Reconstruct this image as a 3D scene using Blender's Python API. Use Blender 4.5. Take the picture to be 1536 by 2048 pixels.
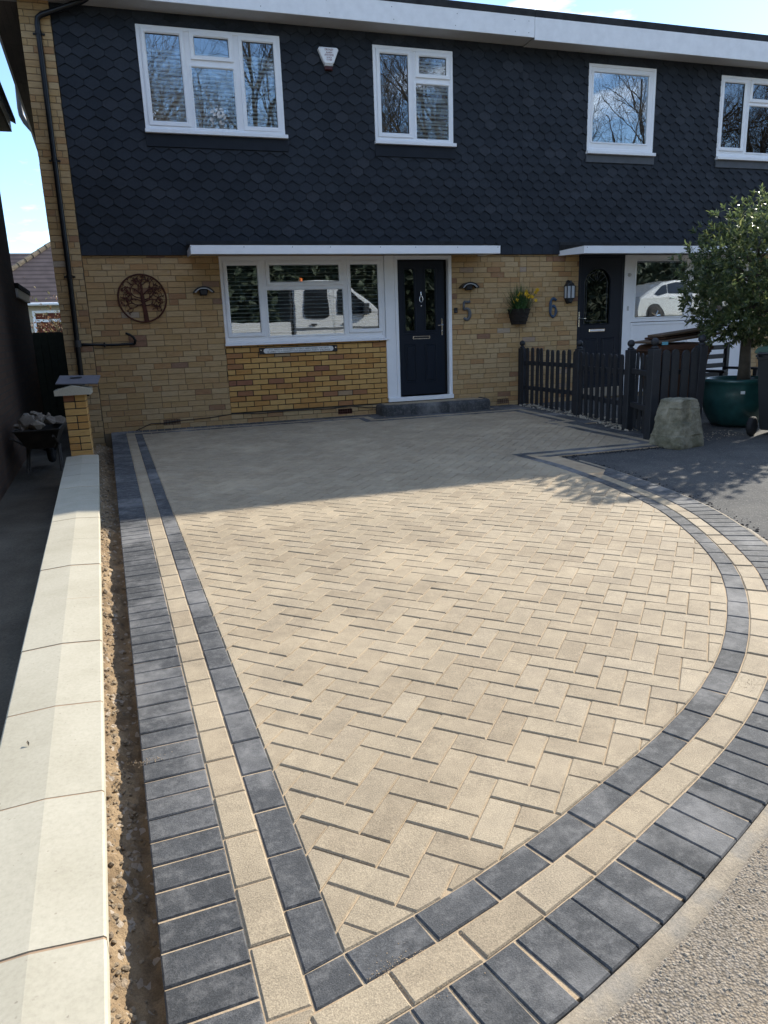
import bpy, bmesh, math, random
from mathutils import Vector, Matrix, noise as mnoise
random.seed(7)
for o in list(bpy.data.objects): bpy.data.objects.remove(o)
scene = bpy.context.scene
COL = scene.collection
R = math.radians
# ------------------------------------------------------------------ camera
CAM = Vector((1.4478, -10.9813, 1.2716))
def cam_axes(pitch, yaw, roll):
    p, y, r = R(pitch), R(yaw), R(roll)
    fw = Vector((math.sin(y)*math.cos(p), math.cos(y)*math.cos(p), math.sin(p)))
    rt = Vector((math.cos(y), -math.sin(y), 0)); up = rt.cross(fw)
    return fw, rt*math.cos(r)+up*math.sin(r), up*math.cos(r)-rt*math.sin(r)
FW, RT, UP = cam_axes(-14.1331, 17.6268, -2.0246)
cd = bpy.data.cameras.new('camera'); cam = bpy.data.objects.new('camera', cd); COL.objects.link(cam)
cam.matrix_world = Matrix(((RT.x, UP.x, -FW.x, CAM.x), (RT.y, UP.y, -FW.y, CAM.y), (RT.z, UP.z, -FW.z, CAM.z), (0, 0, 0, 1)))
cd.sensor_fit = 'HORIZONTAL'; cd.sensor_width = 36; cd.lens = 36*1436.29/1536
cd.clip_start = 0.05; cd.clip_end = 2000
scene.camera = cam
scene.render.resolution_x, scene.render.resolution_y = 768, 1024
# ------------------------------------------------------------------ sky, sun, exposure
SUN = Vector((1.40, 0.835, 1.0)).normalized()
ELEV = math.asin(SUN.z); AZ = math.atan2(SUN.x, SUN.y)
w = bpy.data.worlds.new('World'); scene.world = w; w.use_nodes = True
nt = w.node_tree; N = nt.nodes; L = nt.links
bg = N['Background']
sky = N.new('ShaderNodeTexSky'); sky.sky_type = 'NISHITA'; sky.sun_disc = False
sky.sun_elevation = ELEV; sky.sun_rotation = AZ; sky.air_density = 1.0; sky.dust_density = 0.1; sky.ozone_density = 4.0
tc = N.new('ShaderNodeTexCoord'); mp = N.new('ShaderNodeMapping'); mp.inputs['Scale'].default_value = (1, 1, 3.2)
mp.inputs['Location'].default_value = (0.3, 0.15, 0.1)
cn = N.new('ShaderNodeTexNoise'); cn.inputs['Scale'].default_value = 3.0; cn.inputs['Detail'].default_value = 9; cn.inputs['Roughness'].default_value = .58
cr = N.new('ShaderNodeValToRGB'); cr.color_ramp.elements[0].position = .52; cr.color_ramp.elements[1].position = .68
cm = N.new('ShaderNodeMixRGB'); cm.inputs[2].default_value = (9.5, 9.9, 10.4, 1)
L.new(tc.outputs['Generated'], mp.inputs['Vector']); L.new(mp.outputs[0], cn.inputs['Vector']); L.new(cn.outputs[0], cr.inputs[0])
L.new(cr.outputs[0], cm.inputs[0]); L.new(sky.outputs[0], cm.inputs[1]); L.new(cm.outputs[0], bg.inputs[0])
bg.inputs[1].default_value = 0.15
sd = bpy.data.lights.new('sun', 'SUN'); sd.energy = 4.2; sd.angle = R(.53); sd.color = (1, .93, .81)
so = bpy.data.objects.new('sun', sd); COL.objects.link(so); so.location = (30, 20, 25)
so.rotation_euler = SUN.to_track_quat('Z', 'Y').to_euler()
scene.view_settings.view_transform = 'Standard'; scene.view_settings.look = 'None'
scene.view_settings.exposure = 1.0; scene.view_settings.gamma = 1; scene.view_settings.use_curve_mapping = False
SL = 0.0166                       # the ground falls gently from the house to the road
ASL = math.atan(SL)
def gz(y): return SL*y
# ------------------------------------------------------------------ mesh helpers
class MB:
    def __init__(s): s.v = []; s.f = []; s.mi = []
    def add(s, vs, fs, m=0):
        b = len(s.v); s.v += [tuple(p) for p in vs]
        for f in fs: s.f.append(tuple(i+b for i in f)); s.mi.append(m)
    def box(s, x0, x1, y0, y1, z0, z1, m=0):
        s.add([(x0,y0,z0),(x1,y0,z0),(x1,y1,z0),(x0,y1,z0),(x0,y0,z1),(x1,y0,z1),(x1,y1,z1),(x0,y1,z1)],
              [(0,3,2,1),(4,5,6,7),(0,1,5,4),(1,2,6,5),(2,3,7,6),(3,0,4,7)], m)
        return s
    def bbox(s, x0, x1, y0, y1, z0, z1, c=.004, m=0):
        """box with chamfered edges"""
        bm = bmesh.new(); bmesh.ops.create_cube(bm, size=1)
        for v in bm.verts: v.co = Vector(((x0+x1)/2+v.co.x*(x1-x0), (y0+y1)/2+v.co.y*(y1-y0), (z0+z1)/2+v.co.z*(z1-z0)))
        bmesh.ops.bevel(bm, geom=list(bm.edges), offset=c, segments=1, affect='EDGES')
        s.bm(bm, m); bm.free(); return s
    def bm(s, bm, m=0):
        bm.verts.index_update(); s.add([v.co for v in bm.verts], [[v.index for v in f.verts] for f in bm.faces], m)
    def tube(s, pts, rad, n=8, m=0, caps=True, flat=None):
        """tube through points; rad number or list; flat squashes along Y"""
        pts = [Vector(p) for p in pts]; k = len(pts); rs = rad if isinstance(rad, (list, tuple)) else [rad]*k
        vs = []; t0 = (pts[1]-pts[0]).normalized()
        a = t0.orthogonal().normalized() if flat is None else (Vector((0,1,0)) if abs(t0.y) < .9 else Vector((1,0,0)))
        for i, p in enumerate(pts):
            t = (pts[min(i+1,k-1)]-pts[max(i-1,0)]).normalized()
            a = (a-t*a.dot(t)); a = a.normalized() if a.length > 1e-6 else t.orthogonal().normalized()
            b = t.cross(a)
            for j in range(n):
                q = 2*math.pi*j/n
                vs.append(p+(a*math.cos(q)*(flat if flat else 1)+b*math.sin(q))*rs[i])
        fs = [(i*n+j, i*n+(j+1)%n, (i+1)*n+(j+1)%n, (i+1)*n+j) for i in range(k-1) for j in range(n)]
        if caps: fs += [tuple(range(n))[::-1], tuple(range((k-1)*n, k*n))]
        s.add(vs, fs, m); return s
    def lathe(s, prof, n=24, c=(0,0,0), m=0, axis='z'):
        vs = []
        for r, z in prof:
            for j in range(n):
                q = 2*math.pi*j/n; x, y = r*math.cos(q), r*math.sin(q)
                vs.append((c[0]+x, c[1]+y, c[2]+z) if axis == 'z' else ((c[0]+x, c[1]+z, c[2]+y) if axis == 'y' else (c[0]+z, c[1]+x, c[2]+y)))
        k = len(prof)
        fs = [(i*n+j, i*n+(j+1)%n, (i+1)*n+(j+1)%n, (i+1)*n+j) for i in range(k-1) for j in range(n)]
        fs += [tuple(range(n))[::-1], tuple(range((k-1)*n, k*n))]
        s.add(vs, fs, m); return s
    def prism(s, poly, w0, w1, plane='xz', ch=0., m=0):
        """polygon extruded from w0 to w1; plane 'xz' -> w along y, 'xy' -> along z, 'yz' -> along x"""
        mk = {'xz': lambda u, v, w_: (u, w_, v), 'xy': lambda u, v, w_: (u, v, w_), 'yz': lambda u, v, w_: (w_, u, v)}[plane]
        n = len(poly)
        rings = [(poly, w0), (poly, w1-(ch if w1 > w0 else -ch))]
        if ch: rings.append((inset(poly, ch), w1))
        vs = [mk(p[0], p[1], w_) for pl, w_ in rings for p in pl]
        fs = [(i*n+j, i*n+(j+1)%n, (i+1)*n+(j+1)%n, (i+1)*n+j) for i in range(len(rings)-1) for j in range(n)]
        fs += [tuple(range(n))[::-1], tuple(range((len(rings)-1)*n, len(rings)*n))]
        s.add(vs, fs, m); return s
    def ring(s, x0, x1, z0, z1, wd, yb, yf, slope=.012, m=0):
        """rectangular frame facing -y with a sloped inner edge"""
        o = [(x0,z0),(x1,z0),(x1,z1),(x0,z1)]
        def ins(d): return [(x0+d,z0+d),(x1-d,z0+d),(x1-d,z1-d),(x0+d,z1-d)]
        e = .004
        loops = [(o, yb), (o, yf+e), (ins(e), yf), (ins(wd-slope), yf), (ins(wd), yf+slope), (ins(wd), yb)]
        vs = [(p[0], y, p[1]) for lp, y in loops for p in lp]
        k = len(loops)
        fs = [(i*4+j, i*4+(j+1)%4, ((i+1)%k)*4+(j+1)%4, ((i+1)%k)*4+j) for i in range(k) for j in range(4)]
        s.add(vs, fs, m); return s
    def mesh(s, name, smooth=False):
        me = bpy.data.meshes.new(name); me.from_pydata(s.v, [], s.f); me.update()
        bm = bmesh.new(); bm.from_mesh(me); bmesh.ops.recalc_face_normals(bm, faces=bm.faces); bm.to_mesh(me); bm.free()
        if any(s.mi) : me.polygons.foreach_set('material_index', s.mi)
        if smooth: me.polygons.foreach_set('use_smooth', [True]*len(me.polygons))
        return me
def area(p): return .5*sum(p[i][0]*p[(i+1)%len(p)][1]-p[(i+1)%len(p)][0]*p[i][1] for i in range(len(p)))
def ccw(p): return p if area(p) > 0 else p[::-1]
def inset(poly, d):
    n = len(poly); sg = 1 if area(poly) > 0 else -1; out = []
    for i in range(n):
        a, b, c = poly[i-1], poly[i], poly[(i+1) % n]
        e1 = Vector((b[0]-a[0], b[1]-a[1])); e2 = Vector((c[0]-b[0], c[1]-b[1]))
        if e1.length < 1e-9 or e2.length < 1e-9: out.append(b); continue
        e1.normalize(); e2.normalize()
        n1 = Vector((-e1.y, e1.x))*sg; n2 = Vector((-e2.y, e2.x))*sg
        k = n1+n2; q = max(.35, 1+n1.dot(n2)); k = k*(d/q)
        out.append((b[0]+k.x, b[1]+k.y))
    return out
def clip_half(poly, a, b):
    """keep the part of poly left of the line a->b"""
    out = []; n = len(poly)
    def sd_(p): return (b[0]-a[0])*(p[1]-a[1])-(b[1]-a[1])*(p[0]-a[0])
    for i in range(n):
        p, q = poly[i], poly[(i+1) % n]; sp, sq = sd_(p), sd_(q)
        if sp >= 0: out.append(p)
        if (sp > 0 and sq < 0) or (sp < 0 and sq > 0):
            t = sp/(sp-sq); out.append((p[0]+(q[0]-p[0])*t, p[1]+(q[1]-p[1])*t))
    return out
def clip(subj, conv):
    conv = ccw(conv)
    for i in range(len(conv)):
        if len(subj) < 3: return []
        subj = clip_half(subj, conv[i], conv[(i+1) % len(conv)])
    return clean(subj)
def clean(p):
    out = []
    for q in p:
        if not out or math.hypot(q[0]-out[-1][0], q[1]-out[-1][1]) > 1e-4: out.append(q)
    while len(out) > 2 and math.hypot(out[0][0]-out[-1][0], out[0][1]-out[-1][1]) < 1e-4: out.pop()
    r = []
    for i in range(len(out)):
        a, b, c = out[i-1], out[i], out[(i+1) % len(out)]
        if abs((b[0]-a[0])*(c[1]-b[1])-(b[1]-a[1])*(c[0]-b[0])) > 1e-8: r.append(b)
    return r
def minus_rect(poly, x0, x1, z0, z1):
    xs = [p[0] for p in poly]; zs = [p[1] for p in poly]
    if max(xs) <= x0 or min(xs) >= x1 or max(zs) <= z0 or min(zs) >= z1: return [poly]
    B = 1e3
    r = [clip(poly, [(-B,-B),(x0,-B),(x0,B),(-B,B)]), clip(poly, [(x1,-B),(B,-B),(B,B),(x1,B)]),
         clip(poly, [(x0,-B),(x1,-B),(x1,z0),(x0,z0)]), clip(poly, [(x0,z1),(x1,z1),(x1,B),(x0,B)])]
    return [q for q in r if len(q) > 2 and abs(area(q)) > 2e-4]
def link(o, parent=None):
    COL.objects.link(o)
    if parent is not None: o.parent = parent
    return o
def obj(name, mb, mat, parent=None, loc=(0,0,0), rot=(0,0,0), smooth=False):
    me = mb.mesh(name, smooth) if isinstance(mb, MB) else mb
    if mat is not None:
        for m_ in (mat if isinstance(mat, (list, tuple)) else [mat]):
            if m_.name not in [x.name for x in me.materials if x]: me.materials.append(m_)
    o = bpy.data.objects.new(name, me); o.location = loc; o.rotation_euler = rot
    return link(o, parent)
def tag(o, label, cat, group=None):
    o['label'] = label; o['category'] = cat
    if group: o['group'] = group
    return o
def thing(name, label, cat, loc=(0,0,0), rz=0, group=None):
    o = bpy.data.objects.new(name, None); o.location = loc; o.rotation_euler = (0,0,rz); o.empty_display_size = .2
    link(o); return tag(o, label, cat, group)
def struct(name, mb, mat, smooth=False):
    o = obj(name, mb, mat, smooth=smooth); o['kind'] = 'structure'; return o
def stuff(o): o['kind'] = 'stuff'; return o
PCACHE = {}
def piece_mesh(name, rel, depth, ch, plane, mat):
    key = (name, plane, mat.name, round(depth, 4), tuple((round(a, 3), round(b, 3)) for a, b in rel))
    if key not in PCACHE:
        mb = MB()
        if plane == 'xy': mb.prism(rel, -depth, 0, 'xy', ch)
        else: mb.prism(rel, 0, -depth, 'xz', ch)      # face looks towards -y
        PCACHE[key] = mb.mesh(name); PCACHE[key].materials.append(mat)
    return PCACHE[key]
def pieces(parent, name, rest, polys, mat, depth, ch, plane, limit=300, base=0., jit=.0012, tilt=.004):
    """polys: 2D outlines; the `limit` nearest the camera become objects, the rest one joined part"""
    items = []
    for p in polys:
        if len(p) < 3 or abs(area(p)) < 4e-4: continue
        p = ccw(p); cx = sum(q[0] for q in p)/len(p); cy = sum(q[1] for q in p)/len(p)
        c3 = Vector((cx, cy, gz(cy))) if plane == 'xy' else Vector((cx, base, cy))
        items.append(((c3-CAM).length*(1+.25*(abs(area(p)) < .004)), p, cx, cy))
    items.sort(key=lambda t: t[0])
    for d, p, cx, cy in items[:limit]:
        rel = [(a-cx, b-cy) for a, b in p]
        me = piece_mesh(name, rel, depth, ch, plane, mat)
        o = bpy.data.objects.new(name, me); j = random.uniform(-jit, jit)
        if plane == 'xy':
            o.location = (cx, cy, gz(cy)+base+j); o.rotation_euler = (ASL+random.gauss(0, tilt), random.gauss(0, tilt), 0)
        else:
            o.location = (cx, base+j, cy); o.rotation_euler = (random.gauss(0, tilt), 0, random.gauss(0, tilt))
        link(o, parent)
    if items[limit:]:
        mb = MB()
        for d, p, cx, cy in items[limit:]:
            j = random.uniform(-jit, jit); n0 = len(mb.v)
            if plane == 'xy':
                mb.prism(p, -depth, 0, 'xy', ch); tx, ty = random.gauss(0, tilt), random.gauss(0, tilt)
                for i in range(n0, len(mb.v)):
                    x, y, z = mb.v[i]; mb.v[i] = (x, y, z+gz(y)+base+j+(x-cx)*tx+(y-cy)*ty)
            else:
                mb.prism(p, base+j, base+j-depth, 'xz', ch)
        stuff(obj(rest, mb, mat, parent))
# ------------------------------------------------------------------ materials
MATS = {}
def nodes(name):
    m = bpy.data.materials.new(name); m.use_nodes = True; MATS[name] = m
    t = m.node_tree; return m, t.nodes, t.links, t.nodes['Principled BSDF']
def plain(name, col, rough=.5, metal=0, spec=.5, var=0., bump=0., bscale=60, coat=0):
    m, n, l, b = nodes(name)
    b.inputs['Base Color'].default_value = (*col, 1); b.inputs['Roughness'].default_value = rough
    b.inputs['Metallic'].default_value = metal; b.inputs['Specular IOR Level'].default_value = spec
    b.inputs['Coat Weight'].default_value = coat
    g = n.new('ShaderNodeNewGeometry')
    if var:
        x = n.new('ShaderNodeTexNoise'); x.inputs['Scale'].default_value = 9; x.inputs['Detail'].default_value = 6; l.new(g.outputs['Position'], x.inputs['Vector'])
        r = n.new('ShaderNodeMapRange'); r.inputs[1].default_value = .3; r.inputs[2].default_value = .7; r.inputs[3].default_value = 1-var; r.inputs[4].default_value = 1+var
        l.new(x.outputs[0], r.inputs[0])
        mx = n.new('ShaderNodeMixRGB'); mx.blend_type = 'MULTIPLY'; mx.inputs[0].default_value = 1; mx.inputs[1].default_value = (*col, 1)
        l.new(r.outputs[0], mx.inputs[2]); l.new(mx.outputs[0], b.inputs['Base Color'])
    if bump:
        x = n.new('ShaderNodeTexNoise'); x.inputs['Scale'].default_value = bscale; x.inputs['Detail'].default_value = 5; l.new(g.outputs['Position'], x.inputs['Vector'])
        bu = n.new('ShaderNodeBump'); bu.inputs['Strength'].default_value = bump; bu.inputs['Distance'].default_value = .01
        l.new(x.outputs[0], bu.inputs['Height']); l.new(bu.outputs[0], b.inputs['Normal'])
    return m
def rnd_node(n, l):
    """one random number for each piece, whether an object of its own or an island of a joined part"""
    oi = n.new('ShaderNodeObjectInfo'); g = n.new('ShaderNodeNewGeometry')
    a = n.new('ShaderNodeMath'); l.new(oi.outputs['Random'], a.inputs[0]); l.new(g.outputs['Random Per Island'], a.inputs[1])
    f = n.new('ShaderNodeMath'); f.operation = 'FRACT'; l.new(a.outputs[0], f.inputs[0])
    return f.outputs[0], g
def ramp(n, l, src, stops, interp='LINEAR'):
    r = n.new('ShaderNodeValToRGB'); r.color_ramp.interpolation = interp
    e = r.color_ramp.elements
    while len(e) < len(stops): e.new(.5)
    for x, (p, c) in zip(e, stops): x.position = p; x.color = (*c, 1) if len(c) == 3 else c
    l.new(src, r.inputs[0]); return r.outputs[0]
def noise(n, l, vec, scale, detail=5, rough=.55, off=None):
    x = n.new('ShaderNodeTexNoise'); x.inputs['Scale'].default_value = scale; x.inputs['Detail'].default_value = detail; x.inputs['Roughness'].default_value = rough
    if off is not None:
        a = n.new('ShaderNodeVectorMath'); a.operation = 'ADD'; l.new(vec, a.inputs[0])
        s = n.new('ShaderNodeVectorMath'); s.operation = 'SCALE'; s.inputs[0].default_value = (7.1, 3.3, 5.7); l.new(off, s.inputs['Scale'])
        l.new(s.outputs[0], a.inputs[1]); l.new(a.outputs[0], x.inputs['Vector'])
    else: l.new(vec, x.inputs['Vector'])
    return x.outputs[0]
def mix(n, l, fac, a, b, mode='MIX'):
    m = n.new('ShaderNodeMixRGB'); m.blend_type = mode
    for i, v in ((0, fac), (1, a), (2, b)):
        if isinstance(v, (int, float)): m.inputs[i].default_value = v
        elif isinstance(v, tuple): m.inputs[i].default_value = (*v, 1)
        else: l.new(v, m.inputs[i])
    return m.outputs[0]
def bumpn(n, l, b, h, strength, dist=.005):
    bu = n.new('ShaderNodeBump'); bu.inputs['Strength'].default_value = strength; bu.inputs['Distance'].default_value = dist
    l.new(h, bu.inputs['Height']); l.new(bu.outputs[0], b.inputs['Normal'])
def block_mat(name, stops, grain, dusty, dcol):
    m, n, l, b = nodes(name); rv, g = rnd_node(n, l); P = g.outputs['Position']
    base = ramp(n, l, rv, stops)
    gr = noise(n, l, P, 240, 3, .7); sp = ramp(n, l, gr, [(.30, (1-grain,)*3), (.55, (1,)*3), (.78, (1+grain*1.2,)*3)])
    c = mix(n, l, 1., base, sp, 'MULTIPLY')
    blot = ramp(n, l, noise(n, l, P, 7, 6, .62, rv), [(.3, (.86,)*3), (.7, (1.1,)*3)]); c = mix(n, l, 1., c, blot, 'MULTIPLY')
    ds = noise(n, l, P, 21, 10, .78, rv); df = ramp(n, l, ds, [(.48, (0,)*3), (.74, (dusty,)*3)])
    c = mix(n, l, df, c, dcol)
    sw = noise(n, l, P, 1.5, 8, .68); sf = ramp(n, l, sw, [(.49, (0,)*3), (.66, (dusty*1.25,)*3)]); c = mix(n, l, sf, c, dcol)
    l.new(c, b.inputs['Base Color']); b.inputs['Roughness'].default_value = .82; b.inputs['Specular IOR Level'].default_value = .3
    bumpn(n, l, b, gr, .55, .003); return m
CREAM = block_mat('cream block', [(0, (.305, .242, .162)), (.3, (.345, .277, .187)), (.6, (.362, .294, .200)), (.85, (.325, .262, .180)), (1, (.385, .316, .220))], .42, .40, (.50, .405, .275))
CHAR = block_mat('charcoal block', [(0, (.052, .054, .056)), (.4, (.066, .068, .070)), (.75, (.074, .076, .078)), (1, (.094, .095, .096))], .50, .46, (.30, .29, .275))
def brick_mat(name, stops, fade):
    m, n, l, b = nodes(name); rv, g = rnd_node(n, l); P = g.outputs['Position']
    c = ramp(n, l, rv, stops)
    st = n.new('ShaderNodeMapping'); st.inputs['Scale'].default_value = (6, 6, 40); l.new(P, st.inputs['Vector'])
    x = noise(n, l, st.outputs[0], 1.6, 5, .6, rv); c = mix(n, l, 1., c, ramp(n, l, x, [(.25, (.80, .78, .76)), (.5, (1,)*3), (.8, (1.14, 1.12, 1.08))]), 'MULTIPLY')
    y = noise(n, l, P, 13, 5, .6, rv); c = mix(n, l, ramp(n, l, y, [(.55, (0,)*3), (.78, (fade,)*3)]), c, (.40, .33, .24))
    gr = noise(n, l, P, 190, 3, .7); c = mix(n, l, 1., c, ramp(n, l, gr, [(.3, (.86,)*3), (.7, (1.1,)*3)]), 'MULTIPLY')
    l.new(c, b.inputs['Base Color']); b.inputs['Roughness'].default_value = .9; b.inputs['Specular IOR Level'].default_value = .2
    bumpn(n, l, b, gr, .4, .004); return m
BRICK = brick_mat('old buff brick', [(0, (.42, .272, .122)), (.25, (.455, .315, .158)), (.5, (.48, .345, .188)), (.78, (.44, .292, .142)), (.92, (.40, .235, .108)), (.98, (.25, .14, .09)), (1, (.42, .34, .25))], .35)
BRICKN = brick_mat('new gold brick', [(0, (.54, .318, .11)), (.3, (.575, .355, .13)), (.6, (.53, .295, .095)), (.86, (.46, .235, .075)), (.96, (.29, .13, .08)), (1, (.46, .36, .21))], .15)
MORTAR = plain('buff mortar', (.20, .155, .10), .95, spec=.1, var=.2, bump=.3)
MORTARD = plain('dark mortar', (.075, .068, .052), .95, spec=.1, var=.2, bump=.3)
def tile_mat():
    m, n, l, b = nodes('slate blue tile'); rv, g = rnd_node(n, l); P = g.outputs['Position']
    c = ramp(n, l, rv, [(0, (.014, .018, .024)), (.5, (.019, .0235, .031)), (.9, (.023, .028, .036)), (1, (.030, .034, .042))])
    x = noise(n, l, P, 30, 6, .65); c = mix(n, l, 1., c, ramp(n, l, x, [(.3, (.78,)*3), (.7, (1.25,)*3)]), 'MULTIPLY')
    z_ = noise(n, l, P, 1.4, 6, .65); c = mix(n, l, 1., c, ramp(n, l, z_, [(.3, (.85,)*3), (.7, (1.2,)*3)]), 'MULTIPLY')
    l.new(c, b.inputs['Base Color']); b.inputs['Roughness'].default_value = .7; b.inputs['Specular IOR Level'].default_value = .25
    bumpn(n, l, b, noise(n, l, P, 160, 3, .7), .3, .002); return m
TILE = tile_mat()
def stone_mat(name, stops, scale, bump, speck=None, rough=.9, warm=None, island=False, fa=1.):
    m, n, l, b = nodes(name); rv, g = rnd_node(n, l); P = g.outputs['Position']
    c = ramp(n, l, noise(n, l, P, scale, 8, .62, rv if island else None), stops)
    f = noise(n, l, P, scale*34, 3, .7); c = mix(n, l, 1., c, ramp(n, l, f, [(.28, (1-.28*fa,)*3), (.5, (1,)*3), (.75, (1+.22*fa,)*3)]), 'MULTIPLY')
    if warm:
        k = ramp(n, l, noise(n, l, P, scale*.45, 5, .6), [(.52, (0,)*3), (.68, (.7,)*3)]); c = mix(n, l, k, c, warm)
    if speck:
        v = n.new('ShaderNodeTexVoronoi'); v.inputs['Scale'].default_value = speck[0]; l.new(P, v.inputs['Vector'])
        c = mix(n, l, ramp(n, l, v.outputs['Color'], [(speck[2] if len(speck) > 2 else .80, (0,)*3), ((speck[2] if len(speck) > 2 else .80)+.04, (.8,)*3)]), c, speck[1])
    l.new(c, b.inputs['Base Color']); b.inputs['Roughness'].default_value = rough; b.inputs['Specular IOR Level'].default_value = .25
    h = noise(n, l, P, scale*12, 6, .7); bumpn(n, l, b, h, bump, .012); return m
COPING = stone_mat('pale cast stone', [(.28, (.37, .338, .255)), (.5, (.435, .40, .31)), (.75, (.48, .445, .35))], 2.2, .03, rough=.85, island=True, fa=.35, speck=(210, (.24, .21, .16), .93))
COPJ = plain('buff pointing', (.33, .23, .15), .95, spec=.1, var=.2)
TARMAC = stone_mat('worn tarmac', [(.3, (.050, .050, .050)), (.5, (.068, .067, .064)), (.72, (.10, .096, .088))], 2.6, .5, speck=(130, (.17, .165, .15)))
def road_mat():
    m, n, l, b = nodes('gravelly road'); rv, g = rnd_node(n, l); P = g.outputs['Position']
    v = n.new('ShaderNodeTexVoronoi'); v.inputs['Scale'].default_value = 150; v.inputs['Randomness'].default_value = 1; l.new(P, v.inputs['Vector'])
    c = ramp(n, l, v.outputs['Color'], [(0, (.15, .125, .095)), (.4, (.23, .195, .15)), (.75, (.29, .25, .20)), (1, (.19, .17, .15))])
    big = noise(n, l, P, 3.5, 6, .6); c = mix(n, l, ramp(n, l, big, [(.45, (0,)*3), (.75, (.55,)*3)]), c, (.36, .28, .19))
    gap = ramp(n, l, v.outputs['Distance'], [(0, (1,)*3), (.5, (.95,)*3), (.85, (.55,)*3)]); c = mix(n, l, 1., c, gap, 'MULTIPLY')
    l.new(c, b.inputs['Base Color']); b.inputs['Roughness'].default_value = .92; b.inputs['Specular IOR Level'].default_value = .2
    inv = n.new('ShaderNodeMath'); inv.operation = 'SUBTRACT'; inv.inputs[0].default_value = 1; l.new(v.outputs['Distance'], inv.inputs[1])
    bumpn(n, l, b, inv.outputs[0], .7, .005); return m
ROAD = road_mat()
SAND = stone_mat('jointing sand', [(.3, (.36, .26, .16)), (.6, (.46, .35, .225)), (.8, (.52, .41, .28))], 8, .3)
HAUNCH = stone_mat('sandy concrete', [(.3, (.27, .225, .165)), (.5, (.34, .285, .21)), (.62, (.27, .24, .195)), (.8, (.36, .30, .22))], 6, .4)
SOIL = stone_mat('disturbed soil', [(.28, (.13, .088, .05)), (.5, (.25, .175, .10)), (.75, (.41, .30, .18))], 6, .8, speck=(60, (.42, .36, .29)))
CLOD = stone_mat('soil clods', [(.3, (.17, .13, .09)), (.6, (.31, .245, .165)), (.8, (.46, .40, .31))], 9, .6, island=True)
CRUMB = plain('tarmac crumbs', (.035, .035, .036), .9, spec=.2, var=.3)
RUBBLE = stone_mat('rubble', [(.3, (.13, .105, .08)), (.55, (.23, .195, .155)), (.8, (.33, .29, .24))], 6, .5, island=True)
STADDLE = stone_mat('lichened stone', [(.30, (.085, .085, .060)), (.45, (.16, .15, .105)), (.58, (.27, .25, .185)), (.75, (.38, .35, .265))], 4.2, .9, warm=(.12, .115, .068))
PVC = plain('white plastic', (.84, .85, .86), .32, spec=.5, var=.02)
PVCD = plain('weathered white board', (.80, .81, .82), .5, spec=.4, var=.05)
SOFFIT = plain('grey soffit', (.50, .49, .47), .6, var=.05)
SOFFITB = plain('brown grey soffit', (.17, .145, .125), .7, var=.1)
FELT = plain('dark roof felt', (.030, .031, .033), .85, spec=.25, var=.3, bump=.3)
LEAD = plain('dark flashing', (.015, .019, .026), .7, spec=.22, var=.15)
LEADL = plain('lead flashing', (.075, .082, .092), .55, spec=.4, var=.15)
DOOR = plain('midnight blue door', (.008, .013, .022), .42, spec=.28, var=.05)
BLACKP = plain('black plastic pipe', (.007, .008, .010), .30, spec=.3)
BLACK = plain('black paint', (.013, .014, .016), .45)
GREYPIPE = plain('grey plastic pipe', (.045, .043, .042), .5)
CHROME = plain('polished chrome', (.75, .75, .74), .16, metal=1)
FENCE = plain('anthracite fence paint', (.020, .022, .026), .62, spec=.4, var=.15, bump=.25, bscale=40)
RUST = plain('rusted steel', (.060, .017, .009), .75, spec=.3, var=.35, bump=.3)
ROOM = plain('dim room', (.035, .032, .030), .95, spec=.1)  # near-black colour stands in for the darkness of unlit rooms
BLIND = plain('blind slat', (.86, .85, .82), .5)
ORNA = plain('white ornament', (.72, .71, .69), .6)
NUM5 = plain('pewter number', (.10, .105, .11), .42, spec=.5, var=.1)
NUM6 = plain('blue slate number', (.030, .060, .105), .45, var=.1)
LENS = plain('frosted lens', (.50, .53, .55), .35)
REDL = plain('dark red lens', (.05, .006, .006), .3)
TEXTR = plain('dark red print', (.16, .015, .03), .6)
TEXTB = plain('black raised letters', (.02, .02, .02), .6)
PLQ = plain('worn white enamel', (.72, .72, .69), .5, var=.12)
BASKET = plain('dark rattan', (.016, .012, .009), .8, bump=.6, bscale=90)
LEAFD = plain('daffodil leaf', (.045, .105, .03), .5, var=.25)
YELLOW = plain('daffodil petal', (.75, .47, .015), .55, var=.1)
POTG = plain('green glazed pot', (.016, .062, .056), .30, spec=.5, var=.30, coat=.3)
COMPOST = plain('compost', (.03, .022, .015), .95, bump=.8, bscale=50)
BINB = plain('black bin plastic', (.010, .012, .015), .48, var=.1)
BINL = plain('green bin lid', (.030, .075, .048), .45, var=.12)
BROWN = plain('brown bin plastic', (.060, .026, .014), .5, var=.2)
BOARDB = plain('brown boards', (.10, .065, .040), .75, var=.25)
TYRE = plain('tyre rubber', (.012, .012, .013), .8)
GREYB = plain('grey composite board', (.13, .125, .14), .6, var=.06)
BARROW = plain('dirty barrow steel', (.045, .038, .030), .7, metal=.2, var=.4)
PATH = stone_mat('passage concrete', [(.3, (.062, .050, .036)), (.5, (.098, .082, .060)), (.75, (.135, .115, .085))], 2.0, .6)
WHITEV = plain('white vehicle paint', (.50, .51, .51), .18, spec=.5, coat=.5)
VGLASS = plain('tinted vehicle glass', (.012, .014, .016), .06, spec=.6)
BARK = plain('tree bark', (.075, .060, .042), .9, var=.35, bump=.6, bscale=30)
TWIG = plain('winter twigs', (.060, .047, .035), .9, var=.3)
HEDGE = plain('evergreen hedge', (.020, .034, .014), .7, var=.4)
NBRICK = None
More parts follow.
